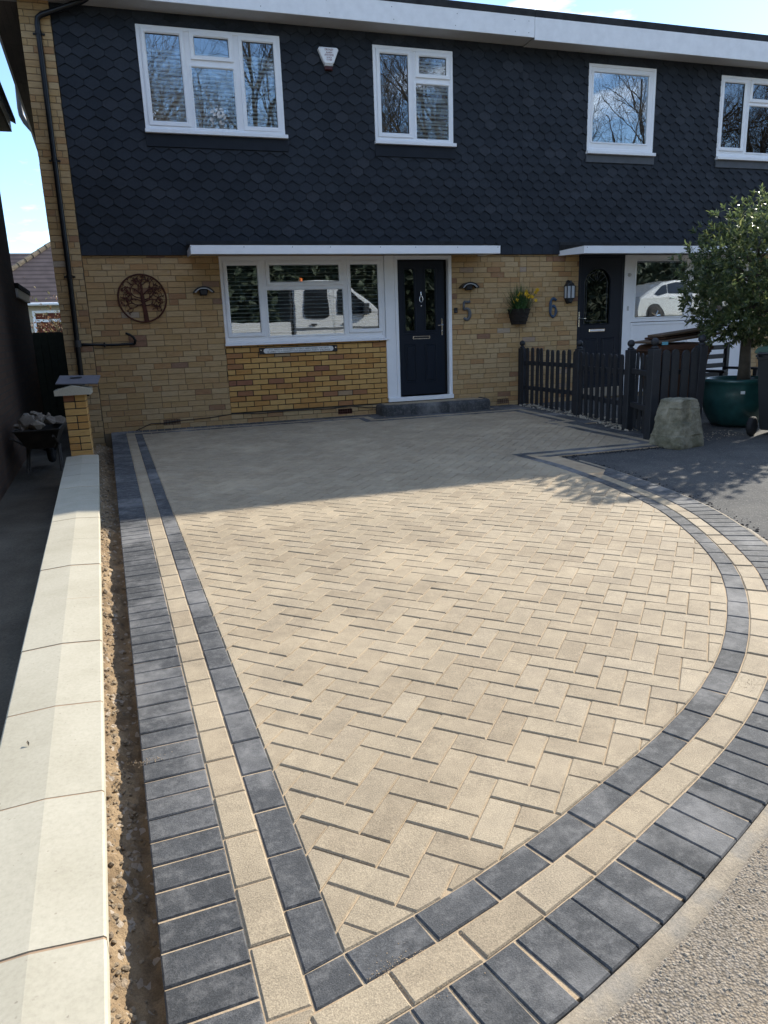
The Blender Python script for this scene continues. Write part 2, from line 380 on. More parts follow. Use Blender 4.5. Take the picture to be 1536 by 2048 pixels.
def leaf_mat(name, cols, rough, trans):
    m, n, l, b = nodes(name); rv, g = rnd_node(n, l)
    l.new(ramp(n, l, rv, cols), b.inputs['Base Color']); b.inputs['Roughness'].default_value = rough; b.inputs['Specular IOR Level'].default_value = .6
    t = n.new('ShaderNodeBsdfTranslucent'); l.new(ramp(n, l, rv, [(p, tuple(min(1, x*2.2) for x in c)) for p, c in cols]), t.inputs[0])
    s = n.new('ShaderNodeMixShader'); s.inputs[0].default_value = trans
    l.new(b.outputs[0], s.inputs[1]); l.new(t.outputs[0], s.inputs[2]); l.new(s.outputs[0], n['Material Output'].inputs[0]); return m
LEAF = leaf_mat('glossy laurel leaf', [(0, (.045, .066, .030)), (.5, (.068, .096, .038)), (.85, (.11, .135, .05)), (1, (.17, .18, .07))], .24, .36)
SCRUB = leaf_mat('garden scrub', [(0, (.16, .07, .035)), (.4, (.22, .12, .06)), (.7, (.10, .12, .04)), (1, (.30, .22, .12))], .7, .2)
def glass_mat(name, lo, hi, tint):
    m, n, l, b = nodes(name)
    gl = n.new('ShaderNodeBsdfGlossy'); gl.inputs['Roughness'].default_value = 0.0; gl.inputs[0].default_value = (.95, .97, 1, 1)
    tr = n.new('ShaderNodeBsdfTransparent'); tr.inputs[0].default_value = (*tint, 1)
    fr = n.new('ShaderNodeFresnel'); fr.inputs[0].default_value = 1.5
    r = n.new('ShaderNodeMapRange'); r.inputs[1].default_value = .04; r.inputs[2].default_value = 1; r.inputs[3].default_value = lo; r.inputs[4].default_value = hi
    l.new(fr.outputs[0], r.inputs[0]); s = n.new('ShaderNodeMixShader'); l.new(r.outputs[0], s.inputs[0]); l.new(tr.outputs[0], s.inputs[1]); l.new(gl.outputs[0], s.inputs[2])
    g = n.new('ShaderNodeNewGeometry'); x = noise(n, l, g.outputs['Position'], 2.2, 2, .4)
    bu = n.new('ShaderNodeBump'); bu.inputs['Strength'].default_value = .035; bu.inputs['Distance'].default_value = .02; l.new(x, bu.inputs['Height']); l.new(bu.outputs[0], gl.inputs['Normal'])
    l.new(s.outputs[0], n['Material Output'].inputs[0]); return m
GLASS = glass_mat('double glazing', .23, 1., (.93, .96, .95))
DGLASS = glass_mat('obscure door glass', .16, 1., (.35, .38, .38))
# ------------------------------------------------------------------ ground, road, passage
GROUND = stone_mat('rough ground', [(.3, (.05, .055, .03)), (.6, (.08, .085, .045)), (.8, (.11, .10, .06))], .6, .3)
mb = MB(); mb.add([(-700,-700,-.85),(700,-700,-.85),(700,700,-.85),(-700,700,-.85)], [(0,1,2,3)]); struct('ground', mb, GROUND)
def sst(t): t = max(0., min(1., t)); return t*t*(3-2*t)
def road_z(x, y):
    return gz(y)-.016+sst((-11.7-y)/2.8)*max(.25, .67+.0475*(x-7))
xs = [-40,-20,-10,-5,-2,0,.9,1.6,2.2,3,4,5,6,7,8,9,10,12,14,17,20,24,28,34,42,60]
ys = [.1,-1,-2,-3,-4,-5,-6,-7,-8,-9,-10,-10.6,-11.2,-11.7,-12.2,-12.7,-13.2,-13.7,-14.2,-14.8,-16,-18,-22,-28,-36,-50]
mb = MB(); ix = {}
for j, y in enumerate(ys):
    for i, x in enumerate(xs): ix[i,j] = len(mb.v); mb.v.append((x, y, road_z(x, y)))
def roadfaces(test, name, mat):
    b = MB(); b.v = list(mb.v)
    for j in range(len(ys)-1):
        for i in range(len(xs)-1):
            if xs[i] < 1.55 and ys[j] > -11.1: continue
            if test(xs[i], ys[j]): b.f.append((ix[i,j], ix[i,j+1], ix[i+1,j+1], ix[i+1,j])); b.mi.append(0)
    o = struct(name, b, mat, True)
    bm = bmesh.new(); bm.from_mesh(o.data); bmesh.ops.delete(bm, geom=[v for v in bm.verts if not v.link_faces], context='VERTS')
    bm.to_mesh(o.data); bm.free(); return o
roadfaces(lambda x, y: y > -7.9, 'tarmac_drive', TARMAC)
roadfaces(lambda x, y: y <= -7.9, 'road', ROAD)
mb = MB()
for a, b in ((-6, .74),): mb.add([(a,-11.4,gz(-11.4)-.2),(b,-11.4,gz(-11.4)-.2),(b,9,-.2),(a,9,-.2)], [(0,1,2,3)])
struct('passage_floor', mb, PATH)
# ------------------------------------------------------------------ driveway layout (plan view)
TH = R(2.74)
def left_x(y): return .877+math.tan(TH)*(-y)
APEX = (5.10, -4.09); TIP = (left_x(-9.6)+.411, -9.6)
ARC = [(5.10,-4.09),(5.182,-4.778),(5.161,-5.639),(5.051,-6.46),(4.834,-7.107),(4.555,-7.674),(4.315,-8.027),(4.075,-8.305),(3.806,-8.571),
       (3.55,-8.78),(3.263,-8.971),(2.953,-9.138),(2.608,-9.299),(2.391,-9.395),(2.157,-9.482),(1.992,-9.536),(1.75,-9.60),(1.35,-9.69),(.95,-9.77)]
def catmull(P, n=14):
    out = []
    for i in range(len(P)-1):
        p0, p1, p2, p3 = (Vector(P[max(0,i-1)]), Vector(P[i]), Vector(P[i+1]), Vector(P[min(len(P)-1,i+2)]))
        for k in range(n):
            t = k/n; out.append(.5*((2*p1)+(p2-p0)*t+(2*p0-5*p1+4*p2-p3)*t*t+(3*p1-p0-3*p2+p3)*t**3))
    out.append(Vector(P[-1])); return out
CUR = catmull([Vector(p) for p in ARC])
for _ in range(3): CUR = [CUR[0]]+[(CUR[i-1]+CUR[i]*2+CUR[i+1])/4 for i in range(1, len(CUR)-1)]+[CUR[-1]]
CL = [0.]
for i in range(1, len(CUR)): CL.append(CL[-1]+(CUR[i]-CUR[i-1]).length)
def at_arc(s):
    if s < 0:
        a = (CUR[3]-CUR[0]).normalized(); return CUR[0]+a*s, a, Vector((-a.y, a.x))
    s = min(CL[-1]-1e-6, s)
    lo, hi = 0, len(CL)-1
    while hi-lo > 1:
        md = (lo+hi)//2
        if CL[md] <= s: lo = md
        else: hi = md
    t = (s-CL[lo])/(CL[hi]-CL[lo]); p = CUR[lo].lerp(CUR[hi], t)
    a = CUR[min(hi+2, len(CUR)-1)]-CUR[max(lo-2, 0)]; a.normalize(); return p, a, Vector((-a.y, a.x))
ARCTIP = next(CL[i] for i in range(len(CUR)) if CUR[i].x <= TIP[0])
inner = [TIP, (left_x(-.44)+.411, -.445), (4.45,-.445),(4.45,-.855),(6.88,-.855),(6.88,-2.87),(6.65,-2.87),(6.77,-4.09), APEX]
inner += [tuple(CUR[i]) for i in range(3, len(CUR), 3) if CL[i] < ARCTIP-.02]
# herringbone field, 200 x 100 blocks at 45 degrees to the border
U = .1014; e1 = Vector((math.cos(R(-42.4)), math.sin(R(-42.4)))); e2 = Vector((-e1.y, e1.x)); O = Vector((1.964, -9.147))-e1*3*U
def hb(a, b): p = O+e1*a*U+e2*b*U; return (p.x, p.y)
J = .0016/U
field = []
for k in range(-90, 91):
    for mm in range(-30, 31):
        a, b = k+4*mm, -k
        for w_, h_, da in ((2,1,0),(1,2,2)):
            c = hb(a+da+w_/2, b+h_/2)
            if not (.8 < c[0] < 7.3 and -10 < c[1] < 0): continue
            r = [hb(a+da+J,b+J), hb(a+da+w_-J,b+J), hb(a+da+w_-J,b+h_-J), hb(a+da+J,b+h_-J)]
            q = clip(inner, r)
            if len(q) > 2: field.append(q)
# border rows
outer = [(left_x(-10.6), -10.6), (left_x(-.03), -.03), (4.86,-.03), (4.86,-.44), (7.29,-.44), (7.29,-2.46), (7.06,-2.46), (7.165,-4.088)]
def offset_path(P, d):
    out = []
    for i, p in enumerate(P):
        p = Vector(p); ns = []
        if i > 0: t = (p-Vector(P[i-1])).normalized(); ns.append(Vector((t.y, -t.x)))
        if i < len(P)-1: t = (Vector(P[i+1])-p).normalized(); ns.append(Vector((t.y, -t.x)))
        k = sum(ns, Vector((0,0))); k = k/(k.dot(ns[0])); out.append(p+k*d)
    return out
MIT = ((1.752,-9.602), (1.36,-10.06))
soldier, creamrow, darkrow = [], [], []
TTAN = (CUR[next(i for i in range(len(CUR)) if CL[i] > ARCTIP-.25)]-Vector(TIP)).normalized()
def row(dst, o0, o1, step, phase=0., tipcut=False):
    A, B = offset_path(outer, o0), offset_path(outer, o1)
    for i in range(len(outer)-1):
        cell = [tuple(A[i]), tuple(A[i+1]), tuple(B[i+1]), tuple(B[i])]
        p, q = Vector(outer[i]), Vector(outer[i+1]); t = (q-p).normalized(); n_ = Vector((t.y, -t.x)); L_ = (q-p).length
        s = -.6+phase
        while s < L_+.6:
            g = .0026
            r = [p+t*(s+g)+n_*o0, p+t*(s+step-g)+n_*o0, p+t*(s+step-g)+n_*o1, p+t*(s+g)+n_*o1]
            c = clip([tuple(x) for x in r], cell)
            if i == 0 and len(c) > 2:
                c = clean(clip_half(c, TIP, (TIP[0]+TTAN.x, TIP[1]+TTAN.y))) if tipcut else clean(clip_half(c, MIT[1], MIT[0]))
            if len(c) > 2: dst.append(c)
            s += step
row(soldier, 0, .199, .1025); row(creamrow, .2035, .3035, .2035, .05); row(darkrow, .308, .408, .2035, .13, True)
# short row beside the neighbour's tarmac
A0, A1 = APEX, (APEX[0]+1, APEX[1]-1)
for dst, y0, y1, st in ((darkrow, -4.09, -4.19, .2035), (creamrow, -4.1945, -4.2945, .2035), (soldier, -4.299, -4.37, .1025)):
    x = 5.0
    while x < 6.85:
        c = clean(clip_half([(x+.0018,y1),(x+st-.0018,y1),(x+st-.0018,y0),(x+.0018,y0)], A0, A1))
        if len(c) > 2: dst.append(c)
        x += st
x = 6.745
while x < 7.2: soldier.append([(x,-.24),(x+.1,-.24),(x+.1,-.04),(x,-.04)]); soldier.append([(x,-.437),(x+.1,-.437),(x+.1,-.245),(x,-.245)]); x += .1035
# curved rows
def arcrow(dst, o0, o1, size, gap, tipcut=False):
    s = ((ARCTIP+.185) % size)-size if tipcut else 0.
    while s < ARCTIP+.6:
        p, t, n_ = at_arc(s+size/2)
        k = size/2-gap
        r = [tuple(p+n_*o0-t*k), tuple(p+n_*o0+t*k), tuple(p+n_*o1+t*k), tuple(p+n_*o1-t*k)]
        r = ccw(r); r = clean(clip_half(r, A1, A0)); 
        if len(r) > 2:
            ll = [(left_x(yy)+.3075, yy) for yy in (-9, -11)]
            r = clean(clip_half(r, ll[0], ll[1])) if tipcut else clean(clip_half(r, MIT[0], MIT[1]))
        if len(r) > 2 and abs(area(r)) > (.0012 if tipcut else 4e-4): dst.append(r)
        # advance so that the row's inner edge keeps its joint
        s += size*curv(s, o0, size)
def curv(s, o, size):
    p, t, n_ = at_arc(s); q, t2, n2 = at_arc(s+size)
    l_ = ((q+n2*o)-(p+n_*o)).length
    return size/max(l_, 1e-6)
arcrow(darkrow, .003, .1, .2025, .0026, True); arcrow(creamrow, .1045, .2045, .2025, .0028); arcrow(soldier, .209, .408, .1035, .0024)
# sand bed
bed = [(left_x(-10.5)+.002, -10.5), (left_x(-.03)+.002, -.03), (7.28,-.03), (7.28,-2.47),(7.05,-2.47),(7.12,-4.08),(6.85,-4.375),(5.5,-4.375)]
bed += [tuple(CUR[i]+at_arc(CL[i])[2]*.40) for i in range(30, len(CUR), 4) if CL[i] < ARCTIP+.25]
bed = [b for b in bed if not (b[1] < -4.375 and b[0] > 5.49 and b[1] > -4.5)]
mb = MB(); n = len(bed); bed = ccw(bed)
mb.add([(x, y, gz(y)-.0052) for x, y in bed]+[(x, y, gz(y)-.14) for x, y in bed], [tuple(range(n))]+[(i, n+i, n+(i+1)%n, (i+1)%n) for i in range(n)])
drive = struct('driveway', mb, SAND)
pieces(drive, 'paving_block', 'paving_field', field, CREAM, .05, .0042, 'xy', tilt=.006, jit=.0016)
pieces(drive, 'edging_block', 'edging_field', soldier, CHAR, .05, .0042, 'xy', tilt=.006, jit=.0014)
pieces(drive, 'stripe_block', 'stripe_field', creamrow, CREAM, .05, .0042, 'xy', tilt=.005, jit=.0014)
pieces(drive, 'inner_edging_block', 'inner_edging_field', darkrow, CHAR, .05, .0042, 'xy', tilt=.005, jit=.0014)
# concrete haunching between the arc and the road
mb = MB(); ss = [ARCTIP*0+.6+i*.09 for i in range(int((ARCTIP+.2-.6)/.09))]
for k, s in enumerate(ss):
    p, t, n_ = at_arc(s); wv = .048+.012*mnoise.noise((s*3, 1, 2)) if s > 3 else .03
    for o, z in ((.40,-.03),(.411,-.0055),(.411+wv*.55,-.008),(.411+wv,-.0135-.003*random.random()),(.411+wv+.02,-.035)):
        q = p+n_*o; mb.v.append((q.x, q.y, gz(q.y)+z))
    if k:
        for j in range(4): a = (k-1)*5+j; mb.f.append((a, a+1, a+6, a+5)); mb.mi.append(0)
struct('kerb_haunch', mb, HAUNCH, True)
# crumbs of tarmac along the cut edge
def pebbles(name, spots, mat, parent=None):
    b = MB()
    for x, y, z, r in spots:
        bm = bmesh.new(); bmesh.ops.create_icosphere(bm, subdivisions=1, radius=1)
        sx, sy, sz = r*random.uniform(.7,1.4), r*random.uniform(.7,1.4), r*random.uniform(.5,.9); ph = random.random()*50; a = random.random()*6.3
        for v in bm.verts:
            k = 1+.35*mnoise.noise(v.co*1.3+Vector((ph,0,0)))
            X, Y = v.co.x*sx*k, v.co.y*sy*k; v.co = Vector((x+X*math.cos(a)-Y*math.sin(a), y+X*math.sin(a)+Y*math.cos(a), z+v.co.z*sz*k))
        b.bm(bm); bm.free()
    o = obj(name, b, mat, parent); return stuff(o)
sp = []
for i in range(520):
    s = random.uniform(.1, 4.3); p, t, n_ = at_arc(s); q = p+n_*(.415+abs(random.gauss(0, .05))); r = abs(random.gauss(.002, .003))+.002
    sp.append((q.x, q.y, road_z(q.x,q.y)+r*.3, r))
for i in range(350):
    x = random.uniform(5.55, 6.9); y = -4.39-abs(random.gauss(0,.03)); r = abs(random.gauss(.004,.004))+.003; sp.append((x,y,road_z(x,y)+r*.3,r))
o = pebbles('tarmac_crumbs', sp, CRUMB); tag(o, 'black crumbs of broken tarmac along the edge of the new paving', 'crumbs')
sp = []
for i in range(260):
    x = random.uniform(1.6, 6.5); y = random.uniform(-9.8,-5); r = random.uniform(.0015,.004)
    s = min(range(0, len(CUR), 6), key=lambda k: (CUR[k]-Vector((x,y))).length); p, t, n_ = at_arc(CL[s]); d = (Vector((x,y))-p).dot(n_)
    if d > .5: sp.append((x,y,road_z(x,y)+r*.4,r))
for i in range(120): x = random.uniform(7.0,8.3); y = random.uniform(-4.4,-4.0)+.25*(x-7.2); r = random.uniform(.004,.010); sp.append((x,y,road_z(x,y)+r*.4,r))
o = pebbles('grit', sp, HAUNCH); tag(o, 'pale grit scattered on the dark tarmac beside the green pot', 'grit')
sp = []
for cx, cy, n_, sx_, sy_ in ((1.90,-9.735,420,.030,.022),(1.87,-9.69,200,.05,.02),(3.62,-8.93,160,.06,.03),(1.30,-8.62,130,.04,.015),(2.02,-9.62,60,.02,.05)):
    for i in range(n_):
        x, y = cx+random.gauss(0,sx_), cy+random.gauss(0,sy_); r = random.uniform(.0007,.0015); sp.append((x, y, gz(y)+r*.1, r))
o = pebbles('loose_sand', sp, SAND, drive)
sp = []
for i in range(5200):
    s_ = random.uniform(5.2, ARCTIP+.1); p, t, n_ = at_arc(s_); q = p+n_*(.46+random.random()**1.3*.75); r = random.choice((.0018,.0022,.0026,.003,.0042))
    sp.append((q.x, q.y, road_z(q.x,q.y)+r*.05, r))
STONES = stone_mat('road stones', [(.3, (.22, .19, .15)), (.5, (.34, .295, .23)), (.75, (.45, .39, .31))], 20, .2, island=True)
o = pebbles('road_chippings', sp, STONES); tag(o, 'pale stone chippings bedded in the road beside the new paving', 'chippings')
# ------------------------------------------------------------------ soil trench between wall and paving
def cop_r(y): return .843-.0535*(y+2.437)
def soil_h(f, y): return gz(y)-.012-.085*sst((y+5.5)/4.5)-.075*sst(f*1.25)
mb = MB(); ny, nx = 800, 20
for j in range(ny+1):
    y = -.35-j*(11.0-.35)/ny
    xl = (cop_r(y)-.06) if y < -2.3 else .70; xr = left_x(y)+.03
    for i in range(nx+1):
        f = i/nx; x = xl+(xr-xl)*f
        z = soil_h(f, y)+.022*mnoise.noise((x*9,y*9,0))+.014*mnoise.noise((x*28,y*28,3))+.011*mnoise.noise((x*62,y*62,5))+.006*mnoise.noise((x*150,y*150,9))
        mb.v.append((x, y, z))
for j in range(ny):
    for i in range(nx): a = j*(nx+1)+i; mb.f.append((a, a+nx+1, a+nx+2, a+1)); mb.mi.append(0)
struct('soil_bed', mb, SOIL, True)
sp = []
for i in range(3200):
    y = random.uniform(-10.9, -1.0); xl = cop_r(y)-.02 if y < -2.4 else .75; xr = left_x(y)
    x = xl+(xr-xl)*min(1, abs(random.gauss(.25,.3))); r = random.choice((.0015,.002,.002,.003,.003,.004,.004,.006,.007,.010))*(1.9 if random.random() < .03 else 1)
    sp.append((x, y, soil_h((x-xl+.04)/(xr-xl+.07), y)+.022*mnoise.noise((x*9,y*9,0))+r*.25, r))
o = pebbles('soil_clods', sp, CLOD); tag(o, 'clods and small stones in the soil strip beside the coping', 'soil')
# ------------------------------------------------------------------ low boundary wall with copings and pier
wall = MB(); wall.add([(cop_r(y)-d, y, z) for y in (-2.42,-11.6) for d, z in ((.30,-.6),(.035,-.6),(.035,gz(y)+.03),(.30,gz(y)+.03))],
    [(0,1,2,3),(7,6,5,4),(0,4,5,1),(1,5,6,2),(2,6,7,3),(3,7,4,0)])
bw = obj('boundary_wall', wall, MORTAR); tag(bw, 'low boundary wall with pale cast copings and a brick pier at its far end', 'wall')
y = -2.42; k = 0
while y > -11.4:
    yb = y-.586; b = MB(); vs = []
    for yy in (y-.0045, yb+.0045):
        xr = cop_r(yy); g = gz(yy)
        vs += [(xr,yy,g+.030),(xr,yy,g+.076),(xr-.006,yy,g+.082),(xr-.165,yy,g+.093),(xr-.329,yy,g+.082),(xr-.335,yy,g+.076),(xr-.335,yy,g+.030)]
    b.add(vs, [(i, (i+1)%7, 7+(i+1)%7, 7+i) for i in range(7)]+[tuple(range(7))[::-1], tuple(range(7,14))])
    o = obj('coping_stone', b, COPING, bw); o.location.z = random.uniform(-.002,.002)
    if k:
        b = MB(); vs = []
        for yy in (y-.006, y+.006):
            xr = cop_r(yy)-.001; g = gz(yy)-.0012
            vs += [(xr,yy,g+.030),(xr,yy,g+.076),(xr-.006,yy,g+.082),(xr-.162,yy,g+.093),(xr-.323,yy,g+.082),(xr-.329,yy,g+.076),(xr-.329,yy,g+.030)]
        b.add(vs, [(i, (i+1)%7, 7+(i+1)%7, 7+i) for i in range(7)]+[tuple(range(7))[::-1], tuple(range(7,14))])
        obj('mortar_joint', b, COPJ, bw)
    y = yb; k += 1
PX0, PX1, PY0, PY1 = .562, .786, -2.42, -2.195
pier = obj('pier', MB().box(PX0+.008, PX1-.008, PY0+.008, PY1-.008, -.3, .712), MORTARD, bw)
ch = .0765; z = .712-ch*10; k = 0
while z < .70:
    L_ = [(PX0, PX1)] if k % 3 == 1 else [(PX0, (PX0+PX1)/2-.005), ((PX0+PX1)/2+.005, PX1)]
    for a, b_ in L_:
        bb = MB().bbox(a, b_, PY0, PY0+.10, z+.010, z+ch, .003); obj('brick', bb, BRICKN, pier)
    for a, b_ in ([(PY0+.11, PY1)] if len(L_) == 1 else [(PY0+.103, PY1)]):
        obj('brick', MB().bbox(PX1-.1, PX1, a, b_, z+.010, z+ch, .003), BRICKN, pier)
        obj('brick', MB().bbox(PX0, PX0+.1, a, b_, z+.010, z+ch, .003), BRICKN, pier)
    z += ch; k += 1
b = MB(); x0, x1, y0, y1 = .485, .85, -2.49, -2.12
b.add([(x0,y0,.714),(x1,y0,.714),(x1,y1,.714),(x0,y1,.714),(x0,y0,.772),(x1,y0,.778),(x1,y1,.778),(x0,y1,.772),(.667,y0,.815),(.667,y1,.815)],
      [(0,3,2,1),(0,1,5,8,4),(1,2,6,5),(2,3,7,9,6),(3,0,4,7),(4,8,9,7),(8,5,6,9)])
obj('pier_cap', b, COPING, bw)
b = MB()
for i in range(9): b.bbox(-.215, .215, -.165+i*.037, -.165+i*.037+.034, 0, .014, .003)
b.box(-.214, .214, -.165, .165, .002, .009)
tag(obj('offcut_board', b, GREYB, None, (.725,-2.24,.856), (.22,.035,-.06)), 'grey ribbed composite board offcut resting on the brick pier', 'board')
b = MB()
for k in range(3): b.tube([(.06*math.cos(t*.7+k)*1.0, .02*math.sin(t*.7+k*2), .006+.002*k) for t in range(9)], .0035, 5)
b.bbox(-.05,-.02,-.01,.012,0,.012,.002)
tag(obj('key_bunch', b, BLACK, None, (.70,-2.20,.880), (.22,.03,0)), 'small black key bunch lying on the grey board', 'keys')
for i, (x, y, s, lab) in enumerate(((.885,-8.86,.022,'curled brown dead leaf on the pale coping near the photo left edge'),(.93,-8.52,.012,'small dark dead leaf on the pale coping further up'))):
    b = MB(); b.add([(-s,0,0),(0,-s*.35,.004),(s,0,.006),(0,s*.4,.008),(0,0,.002)], [(0,1,4),(1,2,4),(2,3,4),(3,0,4)])
    tag(obj('dead_leaf', b, BARK, None, (x, y, gz(y)+.099-.09*(abs(x-(cop_r(y)-.165)))), (0,-.18,.8+i)), lab, 'leaf')
# ------------------------------------------------------------------ the two houses
house5 = thing('terraced_house', 'terraced house with dark scalloped tile cladding, navy front door and buff brick below', 'house', (0,0,0), 0, 'terraced houses')
house6 = thing('terraced_house', 'terraced house at right with arched glass front door and white panels under its window', 'house', (0,0,0), 0, 'terraced houses')
XP, XE = 7.40, 15.2
CH = .0795; BL = .238
W1 = (1.79,3.665,3.985,5.22); W2 = (4.995,6.23,3.975,5.22); W3 = (8.555,9.81,3.97,5.225); W4 = (11.11,13.0,3.97,5.22)
GW = (2.60,5.07,1.165,2.385); D5 = (5.07,6.195,.18,2.385); D6 = (8.505,9.40,.18,2.385); GW6 = (9.40,12.06,.0,2.385)
def panel(x0, x1, z0, z1, holes, y0, y1):
    """solid wall with rectangular holes, as boxes"""
    b = MB(); X = sorted({x0,x1,*[min(max(h[i],x0),x1) for h in holes for i in (0,1)]}); Z = sorted({z0,z1,*[min(max(h[i],z0),z1) for h in holes for i in (2,3)]})
    for i in range(len(X)-1):
        run = None
        for j in range(len(Z)-1):
            cx, cz = (X[i]+X[i+1])/2, (Z[j]+Z[j+1])/2
            inside = any(h[0] < cx < h[1] and h[2] < cz < h[3] for h in holes)
            if not inside: run = [Z[j], Z[j+1]] if run is None else [run[0], Z[j+1]]
            if inside or j == len(Z)-2:
                if run: b.box(X[i], X[i+1], y0, y1, run[0], run[1])
                run = None
    return b
def courses(x0, x1, z0, z1, holes, joint, bl=BL, ch=CH, seed=0, odd=.5, mixed=True):
    rng = random.Random(seed); out = []; z = z0; k = 0
    while z < z1-.02:
        x = x0-(bl*odd if k % 2 else 0)-(rng.choice((0,.25,.5))*bl if mixed else 0)
        while x < x1:
            L_ = bl if (not mixed or rng.random() > .13) else bl*.52
            p = [(max(x,x0)+joint/2, z+joint/2), (min(x+L_,x1)-joint/2, z+joint/2), (min(x+L_,x1)-joint/2, min(z+ch,z1)-joint/2), (max(x,x0)+joint/2, min(z+ch,z1)-joint/2)]
            if p[1][0]-p[0][0] > .02:
                q = [p]
                for h in holes: q = [r for s_ in q for r in minus_rect(s_, h[0], h[1], h[2], h[3])]
                out += q
            x += L_
        z += ch; k += 1
    return out
ZT = 2.395                         # underside of the tile cladding
# ground floor walls
NEWB = (2.592,5.10,.0,1.165)
w5 = obj('wall', panel(.79, XP, -.9, ZT+.1, [(2.58,5.10,-.01,2.40),(5.07,6.20,.165,2.40)], .006, .3), MORTAR, house5)
AB5 = [(1.61,1.85,.045,.125), (7.0,7.21,.02,.10)]
old = courses(.79, XP, -.02, ZT, [NEWB, GW, D5, (5.10,6.2,-.1,.2)]+AB5, .0065, seed=3)
pieces(w5, 'brick', 'brickwork', old, BRICK, .03, .0022, 'xz', limit=300, base=.028, jit=.002, tilt=.006)
iw = obj('infill_wall', MB().box(2.585, 5.098, .032, .25, -.3, 1.168), MORTARD, house5)
pieces(iw, 'brick', 'brickwork', courses(2.592, 5.095, .155, 1.165, [], .0115, seed=5, mixed=False), BRICKN, .03, .003, 'xz', limit=300, base=.046, jit=.0015, tilt=.005)
pieces(iw, 'base_brick', 'base_brickwork', courses(2.592, 5.095, -.02, .155, [(4.245,4.475,.03,.105)], .008, seed=8), BRICK, .03, .002, 'xz', base=.044)
w6 = obj('wall', panel(XP, XE, -.9, ZT+.1, [(8.50,12.07,.07,2.40)], .006, .3), MORTAR, house6)
pieces(w6, 'brick', 'brickwork', courses(XP+.002, XE, -.02, ZT, [(8.50,12.07,-.1,2.40)], .0065, seed=11), BRICK, .03, .0022, 'xz', limit=300, base=.028, jit=.002, tilt=.006)
def air_brick(x0, x1, z0, z1, par, y=.0):
    b = MB().box(x0, x1, y+.018, y+.03, z0, z1)
    nx = 6
    for i in range(nx+1): xx = x0+(x1-x0)*i/nx; b.box(xx-.004, xx+.004, y+.001, y+.02, z0+.002, z1-.002)
    for j in range(3): zz = z0+(z1-z0)*j/2; b.box(x0, x1, y, y+.02, zz-.004, zz+.004)
    obj('air_brick', b, RUSTB, par)
RUSTB = plain('terracotta vent', (.10, .035, .022), .8, var=.2)
for x0, x1, z0, z1 in AB5: air_brick(x0, x1, z0, z1, house5)
air_brick(4.245, 4.475, .03, .105, house5, .014)
# corner pier of house 5, full height, flush with the tiles
PXL, PXR = .425, .79
cp = obj('corner_pier', MB().box(PXL+.006, PXR-.004, -.054, .4, -.5, 5.40), MORTAR, house5)
pieces(cp, 'brick', 'brickwork', courses(PXL, PXR, -.30, 5.40, [], .0075, seed=21), BRICK, .03, .0025, 'xz', limit=300, base=-.032, jit=.002, tilt=.006)
# flank, rear and roof shells
obj('flank_wall', MB().box(PXL+.003, PXL+.25,   .4, 7.4, -.9, 4.9), MORTAR, house5)
b = MB(); b.add([(PXL+.003,.4,4.9),(PXL+.25,.4,4.9),(PXL+.25,2.3,4.9),(PXL+.003,2.3,4.9),(PXL+.003,.4,5.42),(PXL+.25,.4,5.42)], [(0,1,2,3),(0,4,5,1),(0,3,4),(1,5,2),(4,3,2,5)]); obj('flank_gable', b, MORTAR, house5)
obj('rear_wall', MB().box(PXL+.25, XP, 7.1, 7.4, -.9, 3.9), MORTAR, house5); obj('rear_wall', MB().box(XP, XE, 7.1, 7.4, -.9, 3.9), MORTAR, house6)
obj('party_wall', MB().box(XP-.1, XP+.1, .35, 7.1, -.9, 3.9), ROOM, house5); obj('end_wall', MB().prism([(.35,-.9),(7.1,-.9),(7.1,3.88),(.35,5.46)], XE-.25, XE, 'yz'), MORTAR, house6)
RS = -.24
def roof(x0, x1, par, yf=-.37):
    def zz(y, dz): return 5.735+(y-yf)*RS+dz
    b = MB(); ya, yb = yf-.006, 8.0
    b.add([(x0,ya,zz(ya,-.09)),(x1,ya,zz(ya,-.09)),(x1,yb,zz(yb,-.09)),(x0,yb,zz(yb,-.09)),(x0,ya,zz(ya,0)),(x1,ya,zz(ya,0)),(x1,yb,zz(yb,0)),(x0,yb,zz(yb,0))],
          [(0,3,2,1),(4,5,6,7),(0,1,5,4),(1,2,6,5),(2,3,7,6),(3,0,4,7)])
    return obj('roof', b, FELT, par)
r5 = roof(.06, XP-.004, house5); r6 = roof(XP+.004, XE+.3, house6)
obj('fascia', MB().bbox(.08, XP-.003, -.372, -.35, 5.375, 5.644, .002), PVCD, house5)
obj('fascia', MB().bbox(XP+.003, XE+.25, -.376, -.35, 5.345, 5.640, .002), PVCD, house6)
nb = MB()
for x in [.6+.92*i for i in range(8)]+[7.3]:
    for z in (5.43, 5.58): nb.lathe([(.0055,0),(.0055,.004)], 8, (x+random.uniform(-.05,.05) if x < 7.2 else x, -.3745, z), axis='y')
obj('fascia_nail', nb, LEADL, house5)
obj('soffit', MB().box(.10, XP-.003, -.35, .06, 5.380, 5.392), SOFFIT, house5); obj('soffit', MB().box(XP+.003, XE, -.35, .06, 5.365, 5.38), SOFFIT, house6)
b = MB()
